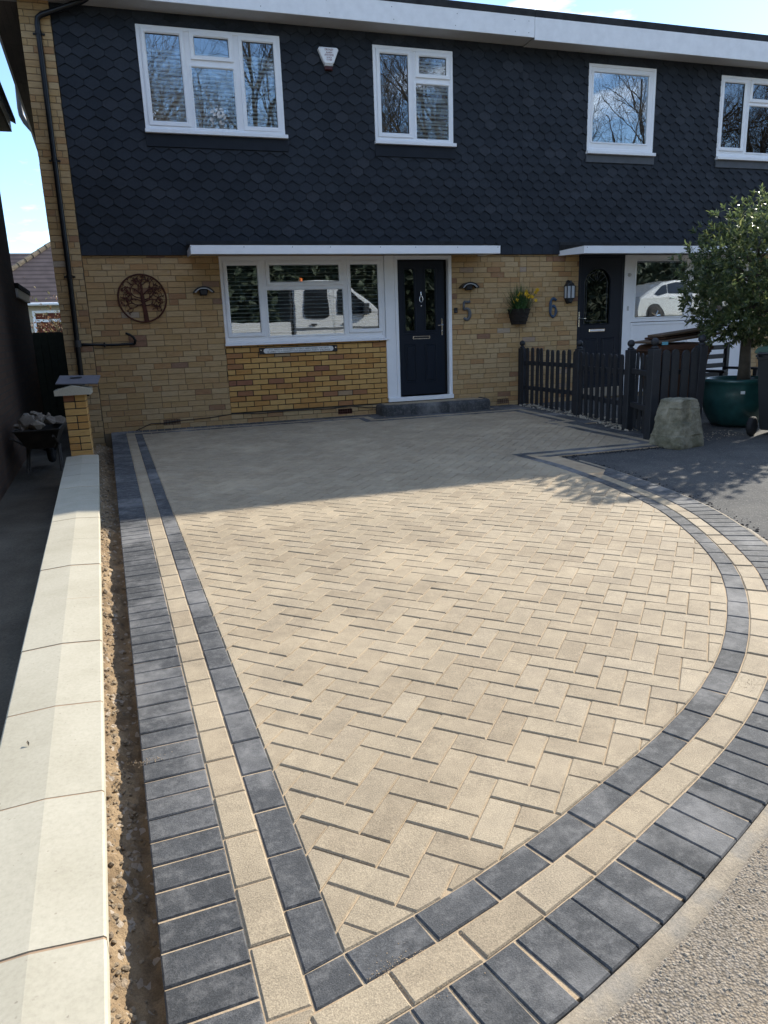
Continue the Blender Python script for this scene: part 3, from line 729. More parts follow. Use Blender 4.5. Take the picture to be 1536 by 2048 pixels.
for i in range(9):                   # verge soffit along the flank, boards falling to the rear
    y0, y1 = .06+i*.86, .06+i*.86+.85
    for x0 in (.10,.18,.26,.34):
        z0, z1 = 5.40+y0*RS*1.0, 5.40+y1*RS
        b.add([(x0,y0,z0),(x0+.077,y0,z0),(x0+.077,y1,z1),(x0,y1,z1),(x0,y0,z0+.012),(x0+.077,y0,z0+.012),(x0+.077,y1,z1+.012),(x0,y1,z1+.012)],
              [(0,3,2,1),(4,5,6,7),(0,1,5,4),(1,2,6,5),(2,3,7,6),(3,0,4,7)])
obj('verge_soffit', b, SOFFITB, house5)
b = MB(); b.add([(x, y, 5.39+max(0,y)*RS+dz) for y in (-.35, 0., 7.9) for x in (.07,.10) for dz in (0,.25)],
    [(0,1,3,2),(0,4,5,1),(4,8,9,5),(2,3,7,6),(6,7,11,10),(0,2,6,4),(4,6,10,8),(1,5,7,3),(5,9,11,7),(8,10,11,9)]); obj('verge_board', b, PVCD, house5)
# hexagonal tile cladding
TW, TP, TA = .1955, .1188, .056
def cladding(par, x0, x1, holes, seed):
    back = obj('tile_backing', panel(x0, x1, ZT+.012, 5.385, holes, -.02, .3), TILE, par)
    polys = []; k = 0; z = ZT-.0
    while z < 5.36:
        x = x0-TW if k % 2 else x0-TW/2
        n_ = int((x1-x0)/TW)+4
        for i in range(n_):
            cx = x+i*TW; g = .0014
            if k == 0: p = [(cx-TW/2+g, z), (cx+TW/2-g, z), (cx+TW/2-g, z+TP+TA), (cx-TW/2+g, z+TP+TA)]
            else: p = [(cx-TW/2+g, z+TA), (cx, z), (cx+TW/2-g, z+TA), (cx+TW/2-g, z+TP+TA*.9), (cx-TW/2+g, z+TP+TA*.9)]
            p = clip(p, [(x0,ZT-.02),(x1,ZT-.02),(x1,5.375),(x0,5.375)])
            if len(p) < 3: continue
            q = [p]
            for h in holes: q = [r for s_ in q for r in minus_rect(s_, *h)]
            polys += [(r, k) for r in q]
        z += TP; k += 1
    # plates lean out at the bottom so that each row laps the one below
    items = []
    for p, k in polys:
        if abs(area(p)) < 3e-4: continue
        p = ccw(p); cx = sum(a for a, b_ in p)/len(p); cz = sum(b_ for a, b_ in p)/len(p)
        items.append(((Vector((cx,0,cz))-CAM).length, p, cx, cz))
    items.sort(key=lambda t: t[0]); rest = MB(); lean = .014/TP
    cache = {}
    for i, (d, p, cx, cz) in enumerate(items):
        zb = min(b_ for a, b_ in p); yo = random.uniform(-.0012,.0012)
        rel = [(a-cx, b_-cz) for a, b_ in p]
        if i < 300:
            key = tuple((round(a,3), round(b_,3)) for a, b_ in rel)
            if key not in cache:
                b = MB(); b.prism(rel, -.034, -.045, 'xz', .0015); b.v = [(x_, y_+(z_-(zb-cz))*lean, z_) for x_, y_, z_ in b.v]
                cache[key] = b.mesh('tile'); cache[key].materials.append(TILE)
            o = bpy.data.objects.new('tile', cache[key]); o.location = (cx, yo, cz); o.rotation_euler = (random.gauss(0,.004), random.gauss(0,.004), random.gauss(0,.004)); link(o, back)
        else:
            n0 = len(rest.v); rest.prism(p, -.034+yo, -.045+yo, 'xz', .0015)
            t1, t2 = random.gauss(0,.005), random.gauss(0,.005)
            for j in range(n0, len(rest.v)):
                x_, y_, z_ = rest.v[j]; rest.v[j] = (x_, y_+(z_-zb)*lean+(x_-cx)*t1+(z_-cz)*t2, z_)
    stuff(obj('tiling', rest, TILE, back))
def flash(h, par, mat, dz=.16):
    obj('flashing', MB().bbox(h[0]-.01, h[1]+.03, -.054, -.02, h[2]-.05-dz, h[2]-.045, .002), mat, par)
def hole(h, dz=.21): return (h[0]-.004, h[1]+.004, h[2]-dz, h[3]+.004)
cladding(house5, .793, XP, [hole(W1), hole(W2)], 1); cladding(house6, XP, XE, [hole(W3,.17), hole(W4,.17)], 2)
flash(W1, house5, LEAD); flash(W2, house5, LEAD); flash(W3, house6, LEADL, .12); flash(W4, house6, LEADL, .12)
# ---- windows
def slats(win, x0, x1, z0, z1, y, pitch, tilt, seed=0):
    rng = random.Random(seed); z = z1-.03
    b = MB(); wd = .022
    b.add([(x0,-wd,-.0008),(x1,-wd,-.0008),(x1,wd,-.0008),(x0,wd,-.0008),(x0,-wd,.0008),(x1,-wd,.0008),(x1,wd,.0008),(x0,wd,.0008)], [(0,3,2,1),(4,5,6,7),(0,1,5,4),(1,2,6,5),(2,3,7,6),(3,0,4,7)])
    me = b.mesh('blind_slat'); me.materials.append(BLIND)
    while z > z0:
        o = bpy.data.objects.new('blind_slat', me); o.location = (0, y, z); o.rotation_euler = (tilt+rng.gauss(0,.03), rng.gauss(0,.0012), 0); link(o, win); z -= pitch
def make_window(par, h, yf, sashes, fixed, blinds=None, sill=.05, sill_over=.03, name='window', glass=None):
    x0, x1, z0, z1 = h; glass = glass or GLASS
    b = MB(); b.ring(x0, x1, z0, z1, .045, yf+.07, yf+.012, .006)
    panes = [s for s in sashes+fixed]
    # mullions: fill between the panes
    for p in fixed: b.ring(p[0]-.022, p[1]+.022, p[2]-.022, p[3]+.022, .0225, yf+.068, yf+.010, .008)
    win = obj(name, b, PVC, par)
    core = panel(x0+.04, x1-.04, z0+.04, z1-.04, panes, yf+.022, yf+.06); 
    for f, v in zip(core.f, [0]*len(core.f)): pass
    obj('mullion', core, PVC, win)
    for p in sashes:
        obj('sash', MB().ring(p[0]-.055, p[1]+.055, p[2]-.055, p[3]+.055, .0555, yf+.055, yf, .014), PVC, win)
        obj('gasket', MB().ring(p[0]-.001, p[1]+.001, p[2]-.001, p[3]+.001, .005, yf+.05, yf+.018, .001), BLACK, win)
    for p in panes: obj('pane', MB().box(p[0]-.01, p[1]+.01, yf+.034, yf+.036, p[2]-.01, p[3]+.01), glass, win)
    if sill: obj('sill', MB().bbox(x0-.012, x1+sill_over, yf-.045, yf+.06, z0-sill, z0-.001, .004), PVC, win)
    rb = MB()
    for q in ((x0+.02,x1-.02,1.0,1.02,z0,z1),(x0+.01,x0+.02,yf+.08,1.0,z0,z1),(x1-.02,x1-.01,yf+.08,1.0,z0,z1),(x0+.02,x1-.02,yf+.08,1.0,z0+.002,z0+.012),(x0+.02,x1-.02,yf+.08,1.0,z1-.012,z1-.002)): rb.box(*q)
    obj('room_lining', rb, ROOM, win)
    if blinds:
        for i, q in enumerate(blinds): slats(win, q[0], q[1], q[2], q[3], yf+.10, q[4], q[5], i)
    return win
YW = -.056
make_window(house5, W1, YW, [(1.90,2.33,4.09,5.128),(2.515,2.965,4.91,5.128),(3.15,3.57,4.08,5.12)], [(2.455,3.005,4.03,4.768)],
            [(1.87,2.36,4.03,4.98,.052,.85),(2.44,3.03,4.03,4.98,.052,.85),(3.12,3.60,4.03,4.98,.052,.85)])
make_window(house5, W2, YW, [(5.10,5.525,4.085,5.118),(5.70,6.125,4.895,5.118)], [(5.645,6.165,4.025,4.757)],
            [(5.63,6.18,4.03,5.16,.052,.95)])
make_window(house6, W3, YW, [], [(8.648,9.68,4.108,5.11)])
make_window(house6, W4, YW, [(11.185,11.605,4.122,5.116),(11.78,12.30,4.90,5.126)], [(11.73,12.33,4.06,4.787),(12.44,12.92,4.06,5.12)])
YG = -.0
make_window(house5, GW, YG, [(2.705,3.135,1.315,2.258),(3.315,4.36,2.025,2.26),(4.54,4.97,1.318,2.262)], [(3.26,4.41,1.26,1.91)],
            [(2.68,3.16,1.22,2.30,.056,.32),(3.24,4.43,1.22,2.30,.056,.32),(4.51,5.0,1.22,2.30,.056,.32)], sill=.03, sill_over=.045)
# white ornament in the bedroom window
orn = MB()
for i in range(70):
    a, c_ = random.uniform(0,6.28), random.uniform(-1,1); s_ = math.sqrt(1-c_*c_); n_ = Vector((s_*math.cos(a), s_*math.sin(a), c_)); p = Vector((0,0,.16))+n_*.125
    t1 = n_.orthogonal().normalized(); t2 = n_.cross(t1)
    orn.add([p-t1*.03+n_*.012, p-t2*.02, p+t1*.03+n_*.012, p+t2*.02, p+n_*.004], [(0,1,4),(1,2,4),(2,3,4),(3,0,4)])
orn.lathe([(.035,0),(.03,.012),(.006,.02),(.006,.10)], 10)
tag(obj('flower_ornament', orn, ORNA, None, (2.73,.005,4.03)), 'white flower ball ornament inside the largest upper window', 'ornament')
# ---- front door, number 5
b = MB(); b.ring(5.235, 6.19, .18, 2.385, .055, .09, -.012, .01); b.bbox(5.075, 5.232, -.010, .09, .19, 2.385, .003)
dr = obj('door_frame', b, PVC, house5); obj('threshold', MB().bbox(5.075, 6.195, -.045, .08, .168, .235, .004), PVC, dr)
b = MB()
leaf = (5.29,6.062,.262,2.302); gl = [(5.40,5.565,1.26,2.19),(5.745,5.915,1.26,2.19)]; lo = [(5.385,5.57,.455,1.055),(5.725,5.917,.455,1.055)]
b = panel(*leaf, gl, .006, .05)
for q in gl: b.ring(q[0]-.018, q[1]+.018, q[2]-.018, q[3]+.018, .02, .04, -.004, .006)
door5 = obj('door', b, DOOR, house5)
for q in gl: obj('pane', MB().box(q[0]-.005, q[1]+.005, .022, .026, q[2]-.005, q[3]+.005), DGLASS, door5)
obj('room_lining', MB().box(5.24,6.18,.12,.14,.2,2.37), ROOM, door5)
for q in lo:
    b = MB(); b.ring(q[0], q[1], q[2], q[3], .014, .02, -.002, .008); b.prism([(q[0]+.03,q[2]+.03),(q[1]-.03,q[2]+.03),(q[1]-.03,q[3]-.03),(q[0]+.03,q[3]-.03)], .01, -.004, 'xz', .008); obj('door_panel', b, DOOR, door5)
obj('door_moulding', MB().bbox(5.36,5.92,-.001,.02,1.205,1.222,.003), DOOR, door5)
b = MB(); b.bbox(5.515,5.812,-.006,.01,1.128,1.178,.004); obj('letter_plate', b, CHROME, door5); obj('letter_flap', MB().bbox(5.535,5.792,-.0105,-.006,1.140,1.168,.003), BLACK, door5)
b = MB(); b.tube([(5.665+.036*math.sin(t)*(.75+.25*math.cos(t)), -.018, 1.742-.05*math.cos(t)) for t in [i*2*math.pi/18 for i in range(19)]], .007, 6, caps=False)
b.lathe([(.004,.07),(.012,.05),(.007,.03),(.014,.012),(.010,0)], 10, (5.665,-.014,1.79)); b.lathe([(.010,0),(.013,-.012),(.004,-.03)], 10, (5.665,-.014,1.645)); b.bbox(5.655,5.675,-.016,.008,1.785,1.80,.002)
obj('door_knocker', b, CHROME, door5, smooth=True)
b = MB(); b.bbox(6.004,6.034,-.006,.008,1.175,1.44,.006); b.tube([(6.019,-.005,1.335),(6.019,-.045,1.335),(5.965,-.05,1.333),(5.93,-.046,1.33)], .009, 8); b.lathe([(.011,0),(.011,-.012),(.008,-.014)], 12, (6.019,-.004,1.24), axis='y'); obj('door_handle', b, CHROME, door5)
# ---- number 6: door with arched glass, windows and white panels
b = MB(); b.ring(8.505, 9.402, .18, 2.385, .04, .09, -.005, .008); d6f = obj('door_frame', b, DOOR, house6); obj('threshold', MB().bbox(8.50, 9.403, -.03, .1, .02, .185, .004), HAUNCH, d6f)
AX0, AX1, AZ0, AZS = 8.625, 9.14, 1.262, 1.93; AC = (AX0+AX1)/2; AR = (AX1-AX0)/2
arch = [(AX0,AZ0),(AX1,AZ0),(AX1,AZS)]+[(AC+AR*math.cos(t), AZS+AR*.96*math.sin(t)) for t in [math.pi*i/16 for i in range(1,16)]]+[(AX0,AZS)]
b = MB(); of = [(8.545,.22),(9.362,.22),(9.362,2.345),(8.545,2.345)]
N_ = len(arch); outp = []
for x, z in arch:                       # project the arch outline onto the leaf outline
    dx, dz = x-AC, z-1.75; k = min((( (9.362-AC) if dx > 0 else (AC-8.545))/abs(dx)) if abs(dx) > 1e-6 else 1e9, ((2.345-1.75) if dz > 0 else (1.75-.22))/abs(dz) if abs(dz) > 1e-6 else 1e9)
    outp.append((AC+dx*k, 1.75+dz*k))
b.v = [(x,.004,z) for x, z in arch]+[(x,.004,z) for x, z in outp]+[(x,.04,z) for x, z in arch]
b.f = [(i, (i+1)%N_, N_+(i+1)%N_, N_+i) for i in range(N_)]+[(i, 2*N_+i, 2*N_+(i+1)%N_, (i+1)%N_) for i in range(N_)]; b.mi = [0]*len(b.f)
for c_ in ((8.545,.22),(9.362,.22),(9.362,2.345),(8.545,2.345)):     # corner fillers
    b.bbox(min(c_[0],c_[0]+(.11 if c_[0] < 9 else -.2)), max(c_[0],c_[0]+(.11 if c_[0] < 9 else -.2)), .0045, .05, min(c_[1], c_[1]+(.6 if c_[1] < 1 else -.14)), max(c_[1], c_[1]+(.6 if c_[1] < 1 else -.14)), .002)
b.bbox(8.545,9.362,.0048,.05,.22,1.2,.002)
b.tube([(x,.002,z) for x, z in arch]+[(AX0,.002,AZ0)], .011, 6)
door6 = obj('door', b, DOOR, house6)
obj('pane', MB().prism(arch, .03, .033, 'xz'), DGLASS, door6); obj('room_lining', MB().box(8.52,9.38,.12,.14,.2,2.37), ROOM, door6)
b = MB(); ia = inset(ccw(arch), .055); b.tube([(x,.024,z) for x, z in ia]+[(ia[0][0],.024,ia[0][1])], .004, 5); b.tube([(AC,.024,AZS+AR*.7),(AC,.024,AZS+.05)], .004, 5)
for t in (.6,1.2,1.9,2.5): b.tube([(AC+(AR-.055)*math.cos(t),.024,AZS+(AR-.055)*math.sin(t)),(AC+.07*math.cos(t),.024,AZS+.07*math.sin(t))], .0035, 5)
obj('leaded_came', b, LEADL, door6)
for q in ((8.64,8.92,.40,1.03),(9.0,9.27,.40,1.03)):
    b = MB(); b.ring(*q, .014, .02, -.004, .008); b.prism([(q[0]+.03,q[2]+.03),(q[1]-.03,q[2]+.03),(q[1]-.03,q[3]-.03),(q[0]+.03,q[3]-.03)], .01, -.004, 'xz', .008); obj('door_panel', b, DOOR, door6)
b = MB().bbox(8.74,9.055,-.006,.01,1.135,1.185,.004); obj('letter_plate', b, CHROME, door6); obj('letter_flap', MB().bbox(8.755,9.04,-.010,-.006,1.148,1.172,.003), PVC, door6)
b = MB().bbox(8.523,8.55,-.006,.01,1.22,1.48,.006); b.tube([(8.537,0,1.365),(8.537,-.045,1.365),(8.60,-.05,1.363),(8.64,-.046,1.36)], .009, 8); obj('door_handle', b, CHROME, door6)
b = MB().bbox(9.404,9.568,-.008,.09,.02,2.385,.003); post = obj('door_post', b, PVC, house6)
obj('bell_push', MB().bbox(9.475,9.515,-.018,-.007,1.47,1.545,.004), SOFFIT, post); obj('alarm_eye', MB().lathe([(.03,0),(.03,-.02),(.018,-.045)], 12, (9.49,-.008,2.06), axis='y'), SOFFIT, post)
make_window(house6, (9.57,12.06,1.275,2.385), YG, [], [(9.662,10.70,1.35,2.29),(10.86,11.96,1.37,2.29)], sill=.0)
b = MB()
for q in ((9.572,10.765,.06,1.265),(10.775,12.055,.06,1.265)):
    b.ring(*q, .05, .06, -.006, .008); b.box(q[0]+.045, q[1]-.045, .004, .05, q[2]+.045, q[3]-.045)
obj('spandrel_panel', b, PVC, house6); obj('curtain', MB().box(9.60,9.72,.12,.14,1.29,2.37), BLIND, house6)
# ---- canopies
def canopy(par, x0, x1, scr):
    b = MB(); b.prism([(-.752,2.45),(-.752,2.462),(-.02,2.535),(-.02,2.45)], x0-.004, x1+.004, 'yz'); b.box(x0, x1, -.05, -.021, 2.50, 2.585)
    c_ = obj('canopy', b, FELT, par)
    obj('canopy_fascia', MB().bbox(x0, x1, -.75, -.73, 2.336, 2.448, .002), PVC, c_)
    for xa, xb in ((x0, x0+.018), (x1-.018, x1)):
        e = MB(); e.prism([(-.73,2.336),(.0,2.375),(.0,2.449),(-.73,2.449)], xa, xb, 'yz'); obj('canopy_end', e, PVC, c_)
    s_ = MB(); n_ = 7
    for i in range(n_):
        y0, y1 = -.729+i*.729/n_, -.729+(i+1)*.729/n_-.004
        s_.add([(x, y, 2.340+(y+.73)*.075+dz) for dz in (0,.01) for x, y in ((x0+.02,y0),(x1-.02,y0),(x1-.02,y1),(x0+.02,y1))], [(0,3,2,1),(4,5,6,7),(0,1,5,4),(1,2,6,5),(2,3,7,6),(3,0,4,7)])
    obj('canopy_soffit', s_, SOFFIT, c_)
    s_ = MB()
    for i in range(scr): s_.lathe([(.006,0),(.006,-.003)], 8, (x0+.06+(x1-x0-.12)*i/(scr-1)+random.uniform(-.06,.06), -.7505, 2.425), axis='y')
    obj('screw', s_, LEADL, c_)
canopy(house5, 2.172, 6.665, 8); canopy(house6, 8.105, 12.4, 5)
# ---- downpipe with its branch pipe
b = MB(); b.tube([(1.30,-.20,5.43),(1.18,-.15,5.375),(.69,-.115,5.20),(.645,-.108,5.165),(.634,-.105,5.10),(.620,-.105,3.6),(.615,-.105,2.3),(.590,-.105,.87),(.590,-.105,-.2)], .034, 14)
dp = obj('downpipe', b, BLACKP, house5, smooth=True)
for z, x in ((5.0,.633),(3.55,.620),(2.12,.612),(.55,.59)):
    b = MB(); b.lathe([(.040,-.02),(.040,.02)], 14, (x,-.105,z)); b.bbox(x-.07,x+.07,-.075,-.055,z-.012,z+.012,.002); b.lathe([(.008,0),(.008,-.01)], 8, (x-.058,-.075,z), axis='y'); b.lathe([(.008,0),(.008,-.01)], 8, (x+.058,-.075,z), axis='y'); obj('pipe_bracket', b, BLACKP, dp)
obj('pipe_clamp', MB().lathe([(.043,-.045),(.046,-.04),(.046,.04),(.043,.045)], 16, (.603,-.105,1.245)), GREYPIPE, dp)
b = MB(); b.tube([(.63,-.09,1.235),(.72,-.06,1.232),(.95,-.035,1.218),(1.10,-.035,1.214),(1.25,-.035,1.219),(1.345,-.04,1.218)], .0185, 10); b.tube([(1.335,-.045,1.218),(1.352,-.05,1.262),(1.33,-.06,1.31),(1.285,-.07,1.345),(1.232,-.075,1.365)], [.0185,.0175,.0165,.016,.016], 10)
obj('branch_pipe', b, BLACKP, dp, smooth=True); obj('pipe_clip', MB().bbox(.932,.95,-.06,-.0,1.185,1.25,.003), BLACKP, dp)
b = MB(); b.tube([(-.055,3.40,5.42),(-.068,3.40,5.06),(-.062,3.40,4.96),(-.02,3.40,4.86),(.08,3.40,4.73),(.33,3.40,4.45),(.37,3.40,4.35),(.37,3.4,0)], .045, 12); vp = obj('flank_pipe', b, GREYPIPE, house5, smooth=True)
# ------------------------------------------------------------------ things fixed to the wall
def text_mesh(body, size, extrude, align='CENTER', spacing=1., shear=0.):
    cu = bpy.data.curves.new('lettering', 'FONT'); cu.body = body; cu.size = size; cu.extrude = extrude; cu.align_x = align; cu.align_y = 'CENTER'; cu.space_character = spacing; cu.resolution_u = 3; cu.shear = shear
    o = bpy.data.objects.new('lettering', cu); COL.objects.link(o); dg = bpy.context.evaluated_depsgraph_get(); dg.update()
    me = bpy.data.meshes.new_from_object(o.evaluated_get(dg)); COL.objects.unlink(o); bpy.data.objects.remove(o); return me
def lettering(body, size, mat, parent, loc, width=None, extrude=.0012, rot=(R(90),0,0), name='lettering', bold=0.):
    me = text_mesh(body, size, extrude)
    if width:
        xs_ = [v.co.x for v in me.vertices]; k = width/(max(xs_)-min(xs_))
        for v in me.vertices: v.co.x *= k
    me.materials.clear(); me.materials.append(mat)
    return obj(name, me, None, parent, loc, rot)
# alarm box
al = thing('alarm_box', 'white alarm box with dark red print on the dark tiles', 'alarm box', (4.335,-.03,5.0))
sh = [(-.055,-.09),(.055,-.09),(.075,-.068),(.142,.085),(.142,.10),(.125,.118),(-.125,.118),(-.142,.10),(-.142,.085),(-.075,-.068)]
b = MB(); b.prism(sh, 0, -.072, 'xz', .012); obj('casing', b, PVC, al)
b = MB(); b.prism([(-.052,-.16),(.052,-.16),(.060,-.09),(-.060,-.09)], -.005, -.05, 'xz', .01); obj('strobe_lens', b, REDL, al); obj('lens_collar', MB().bbox(-.06,.06,-.058,-.004,-.112,-.088,.004), SOFFIT, al)
for t, z, s_, wd in (('CROXLEY',.085,.034,.125),('ALARM',.050,.030,.09),('SYSTEMS',.018,.034,.125),('01923',-.014,.028,.07),('771989',-.043,.028,.08)):
    lettering(t, s_, TEXTR, al, (.005,-.0733,z), wd)
# house numbers as bold strokes
def numeral(name, strokes, mat, label, loc):
    b = MB()
    for st, rad in strokes: b.tube([(x, -.018, z) for x, z in st], rad, 10, flat=.6)
    return tag(obj(name, b, mat, None, loc, smooth=True), label, 'house number')
def arc_pts(cx, cz, rx, rz, a0, a1, n=14): return [(cx+rx*math.cos(R(a0+(a1-a0)*i/n)), cz+rz*math.sin(R(a0+(a1-a0)*i/n))) for i in range(n+1)]
numeral('house_number', [([(.062,.142),(.03,.130),(-.045,.136)], .021), ([(-.045,.136),(-.052,.015)], .018), ([(-.052,.015)]+arc_pts(0,-.055,.058,.085,120,-140), [.016]*1+[.019+.010*math.sin(math.pi*i/14) for i in range(15)])], NUM5,
        'pewter grey number 5 on the brick beside the navy door', (6.44,-.002,1.545))
numeral('house_number', [(arc_pts(.005,.075,.055,.068,35,180,10)+arc_pts(-.0,-.06,.054,.085,180,540,26), [.023]*3+[.022+.004*math.sin(i) for i in range(35)])], NUM6, 'blue number 6 on the brick left of the arched glass door', (8.02,-.002,1.555))
# plaque
pl = thing('cast_plaque', 'long black and white gate plaque with raised lettering under the ground floor window', 'sign', (3.68,.014,1.043))
b = MB(); b.prism([(-.60,-.047),(.60,-.047),(.60,.047),(-.60,.047)], 0, -.014, 'xz', .003); obj('plate', b, BLACK, pl)
rr = [(.50+.036*math.cos(t), .036*math.sin(t)) for t in [math.pi*(i/10-.5) for i in range(11)]]; rr += [(-x, z) for x, z in rr[::-1]]
obj('panel', MB().prism(ccw(rr), -.013, -.018, 'xz', .002), PLQ, pl)
lettering('ANY PERSON WHO OMITS TO SHUT AND FASTEN THIS GATE', .03, TEXTB, pl, (0,-.0185,.0155), .92); lettering('IS LIABLE TO A PENALTY NOT EXCEEDING FORTY SHILLINGS', .03, TEXTB, pl, (0,-.0185,-.0165), .96)
b = MB()
for x in (-.572,.572): b.lathe([(.010,0),(.009,-.005)], 10, (x,-.014,.012), axis='y')
obj('screw', b, CHROME, pl)
# wall lights
def wall_light(x, z, label):
    t = thing('wall_light', label, 'wall light', (x,-.0,z), 0, 'curved wall lights')
    n_ = 18; b = MB(); vs = []
    for i in range(n_+1):
        a = R(25+130*i/n_); c_, s_ = math.cos(a), math.sin(a)
        for rr_, y in ((.150,-.002),(.172,-.002),(.172,-.135),(.150,-.135)): vs.append((rr_*c_*.98, y, rr_*s_*.86-.075))
    fs = [(i*4+j, i*4+(j+1)%4, (i+1)*4+(j+1)%4, (i+1)*4+j) for i in range(n_) for j in range(4)]+[(0,1,2,3), tuple(range(n_*4, n_*4+4))[::-1]]
    b.add(vs, fs); obj('shade', b, BLACK, t)
    b = MB(); vs = []
    for i in range(n_+1):
        a = R(32+116*i/n_); c_, s_ = math.cos(a), math.sin(a)
        for rr_, y in ((.134,-.10),(.149,-.10),(.149,-.128),(.134,-.128)): vs.append((rr_*c_*.98, y, rr_*s_*.86-.075))
    b.add(vs, fs); obj('lens', b, LENS, t)
    b = MB(); b.prism([(-.06,.0),(-.045,-.05),(.045,-.05),(.06,.0),(.055,.045),(-.055,.045)], 0, -.095, 'xz', .015); obj('body', b, BLACK, t)
wall_light(2.345, 1.90, 'black eyebrow wall light left of the ground floor window'); wall_light(6.465, 1.905, 'black eyebrow wall light above the number 5')
b = MB(); b.bbox(6.228,6.285,-.026,.0,1.512,1.594,.006); o = obj('doorbell', b, BLACK); tag(o, 'slim black doorbell camera beside the white door frame', 'doorbell'); obj('button', MB().lathe([(.014,0),(.012,-.004)], 14, (6.256,-.026,1.533), axis='y'), LEADL, o)
# lantern
ln = thing('wall_lantern', 'black half lantern on the brick beside the arched glass door', 'lantern', (8.297,-.0,1.80))
b = MB(); b.prism([(-.05,-.10),(-.03,-.16),(-.02,-.19),(.02,-.19),(.03,-.16),(.05,-.10),(.07,.10),(.035,.155),(.015,.19),(-.015,.19),(-.035,.155),(-.07,.10)], 0, -.02, 'xz', .003)
b.prism([(-.085,.09),(.085,.09),(.045,.14),(.02,.155),(.012,.18),(-.012,.18),(-.02,.155),(-.045,.14)], -.018, -.12, 'xz', .02); b.prism([(-.03,-.185),(.03,-.185),(.075,-.10),(-.075,-.10)], -.018, -.11, 'xz', .02)
for x in (-.075,-.0,.075): b.bbox(x-.007,x+.007,-.118,-.104,-.10,.095,.002)
for x in (-.075,.075): b.bbox(x-.006,x+.006,-.03,-.018,-.10,.095,.002)
obj('frame', b, BLACK, ln); obj('glass', MB().box(-.07,.07,-.105,-.03,-.098,.092), LENS, ln)
# tree wall art
art = thing('wall_art', 'round rusted metal tree silhouette hung on the brick wall', 'wall art', (1.508,-.03,1.828))
b = MB(); b.tube([(.318*math.cos(t),0,.318*math.sin(t)) for t in [i*2*math.pi/56 for i in range(57)]], .0115, 8, caps=False, flat=.6); obj('hoop', b, RUST, art)
b = MB(); tp = [(.028,-.315),(.022,-.18),(.008,-.06),(.004,.02),(-.004,.10)]; b.tube([(x,0,z) for x, z in tp], [.036,.030,.027,.026,.016], 10, flat=.25); obj('trunk', b, RUST, art)
rng = random.Random(12); leaves = MB(); lf = []
def curl(x, z, ang, ln_, bend, rad, depth=0):
    pts = [(x, z)]; a = ang; n_ = 10
    for i in range(n_):
        a += bend*(i/n_)*.55; x += ln_/n_*math.cos(a); z += ln_/n_*math.sin(a)
        if math.hypot(x, z) > .30: break
        pts.append((x, z))
    if len(pts) > 2:
        b = MB(); b.tube([(p[0], rng.uniform(-.003,.003), p[1]) for p in pts], [rad*(1-.5*i/len(pts)) for i in range(len(pts))], 6, flat=.5); obj('branch', b, RUST, art)
        lf.append((pts[-1][0], pts[-1][1], a)); lf.append((pts[len(pts)//2][0], pts[len(pts)//2][1], a+1.2))
    if depth < 2:
        for s_ in (1,-1):
            k = min(len(pts)-1, 3+rng.randint(0,3)); curl(pts[k][0], pts[k][1], ang+s_*rng.uniform(.5,1.0), ln_*rng.uniform(.55,.8), -s_*rng.uniform(.5,1.3), rad*.75, depth+1)
for a, z0, ln_, bd in ((30,-.06,.25,-.7),(150,-.05,.25,.7),(10,-.02,.27,.9),(172,0,.27,-.9),(50,.03,.28,-.6),(128,.03,.28,.6),(80,.09,.22,.8),(104,.09,.22,-.8),(-8,-.09,.2,.9),(190,-.08,.22,-.8)):
    curl(.004, z0, R(a), ln_, bd, .0105)
b = MB(); b.add([(0,0,0),(.018,-.003,.009),(.042,0,0),(.018,-.003,-.009)], [(0,1,2),(0,2,3)]); b.add([(0,.002,0),(.018,.001,.009),(.042,.002,0),(.018,.001,-.009)], [(2,1,0),(3,2,0)]); lm = b.mesh('leaf'); lm.materials.append(RUST)
for x, z, a in lf:
    if math.hypot(x, z) < .29: o = bpy.data.objects.new('leaf', lm); o.location = (x, rng.uniform(-.006,.004), z); o.rotation_euler = (0, -a, 0); link(o, art)
# daffodil basket
bk = thing('wall_basket', 'dark woven half basket of daffodils hung between the numbers 5 and 6', 'basket', (7.375,-.0,1.30))
b = MB(); prof = [(.125,0),(.15,.08),(.175,.17),(.195,.245)]
vs = []; n_ = 14
for r_, z in prof:
    for i in range(n_+1): a = math.pi*i/n_; vs.append((r_*math.cos(a), -r_*math.sin(a)*1.05-.005, z))
fs = [(i*(n_+1)+j, i*(n_+1)+j+1, (i+1)*(n_+1)+j+1, (i+1)*(n_+1)+j) for i in range(3) for j in range(n_)]+[tuple(range(n_+1))]
fs += [(i*(n_+1), (i+1)*(n_+1), (i+1)*(n_+1)+n_, i*(n_+1)+n_) for i in range(3)]
b.add(vs, fs); obj('woven_body', b, BASKET, bk)
b = MB()
for z in (.06,.12,.18,.24): r_ = .125+.07*z/.245+.006; b.tube([(r_*math.cos(math.pi*i/14), -r_*math.sin(math.pi*i/14)*1.05-.005, z) for i in range(15)], .007, 5)
obj('weave_band', b, BASKET, bk)
da = thing('daffodils', 'clump of yellow daffodils growing in the wall basket', 'daffodils', (7.375,-.10,1.52))
rng = random.Random(5); b = MB()
def blade(b, p, d, ln_, wd, droop, n_=5):
    d = d.normalized(); side = d.cross(Vector((0,0,1))); side = side.normalized() if side.length > 1e-3 else Vector((1,0,0)); q = Vector(p); vs = []
    for i in range(n_+1):
        f = i/n_; ww = wd*(1-f)**.6; vs += [q-side*ww, q+side*ww]; d = (d+Vector((0,0,-droop/n_))).normalized(); q = q+d*ln_/n_
    b.add(vs, [(2*i,2*i+1,2*i+3,2*i+2) for i in range(n_)])
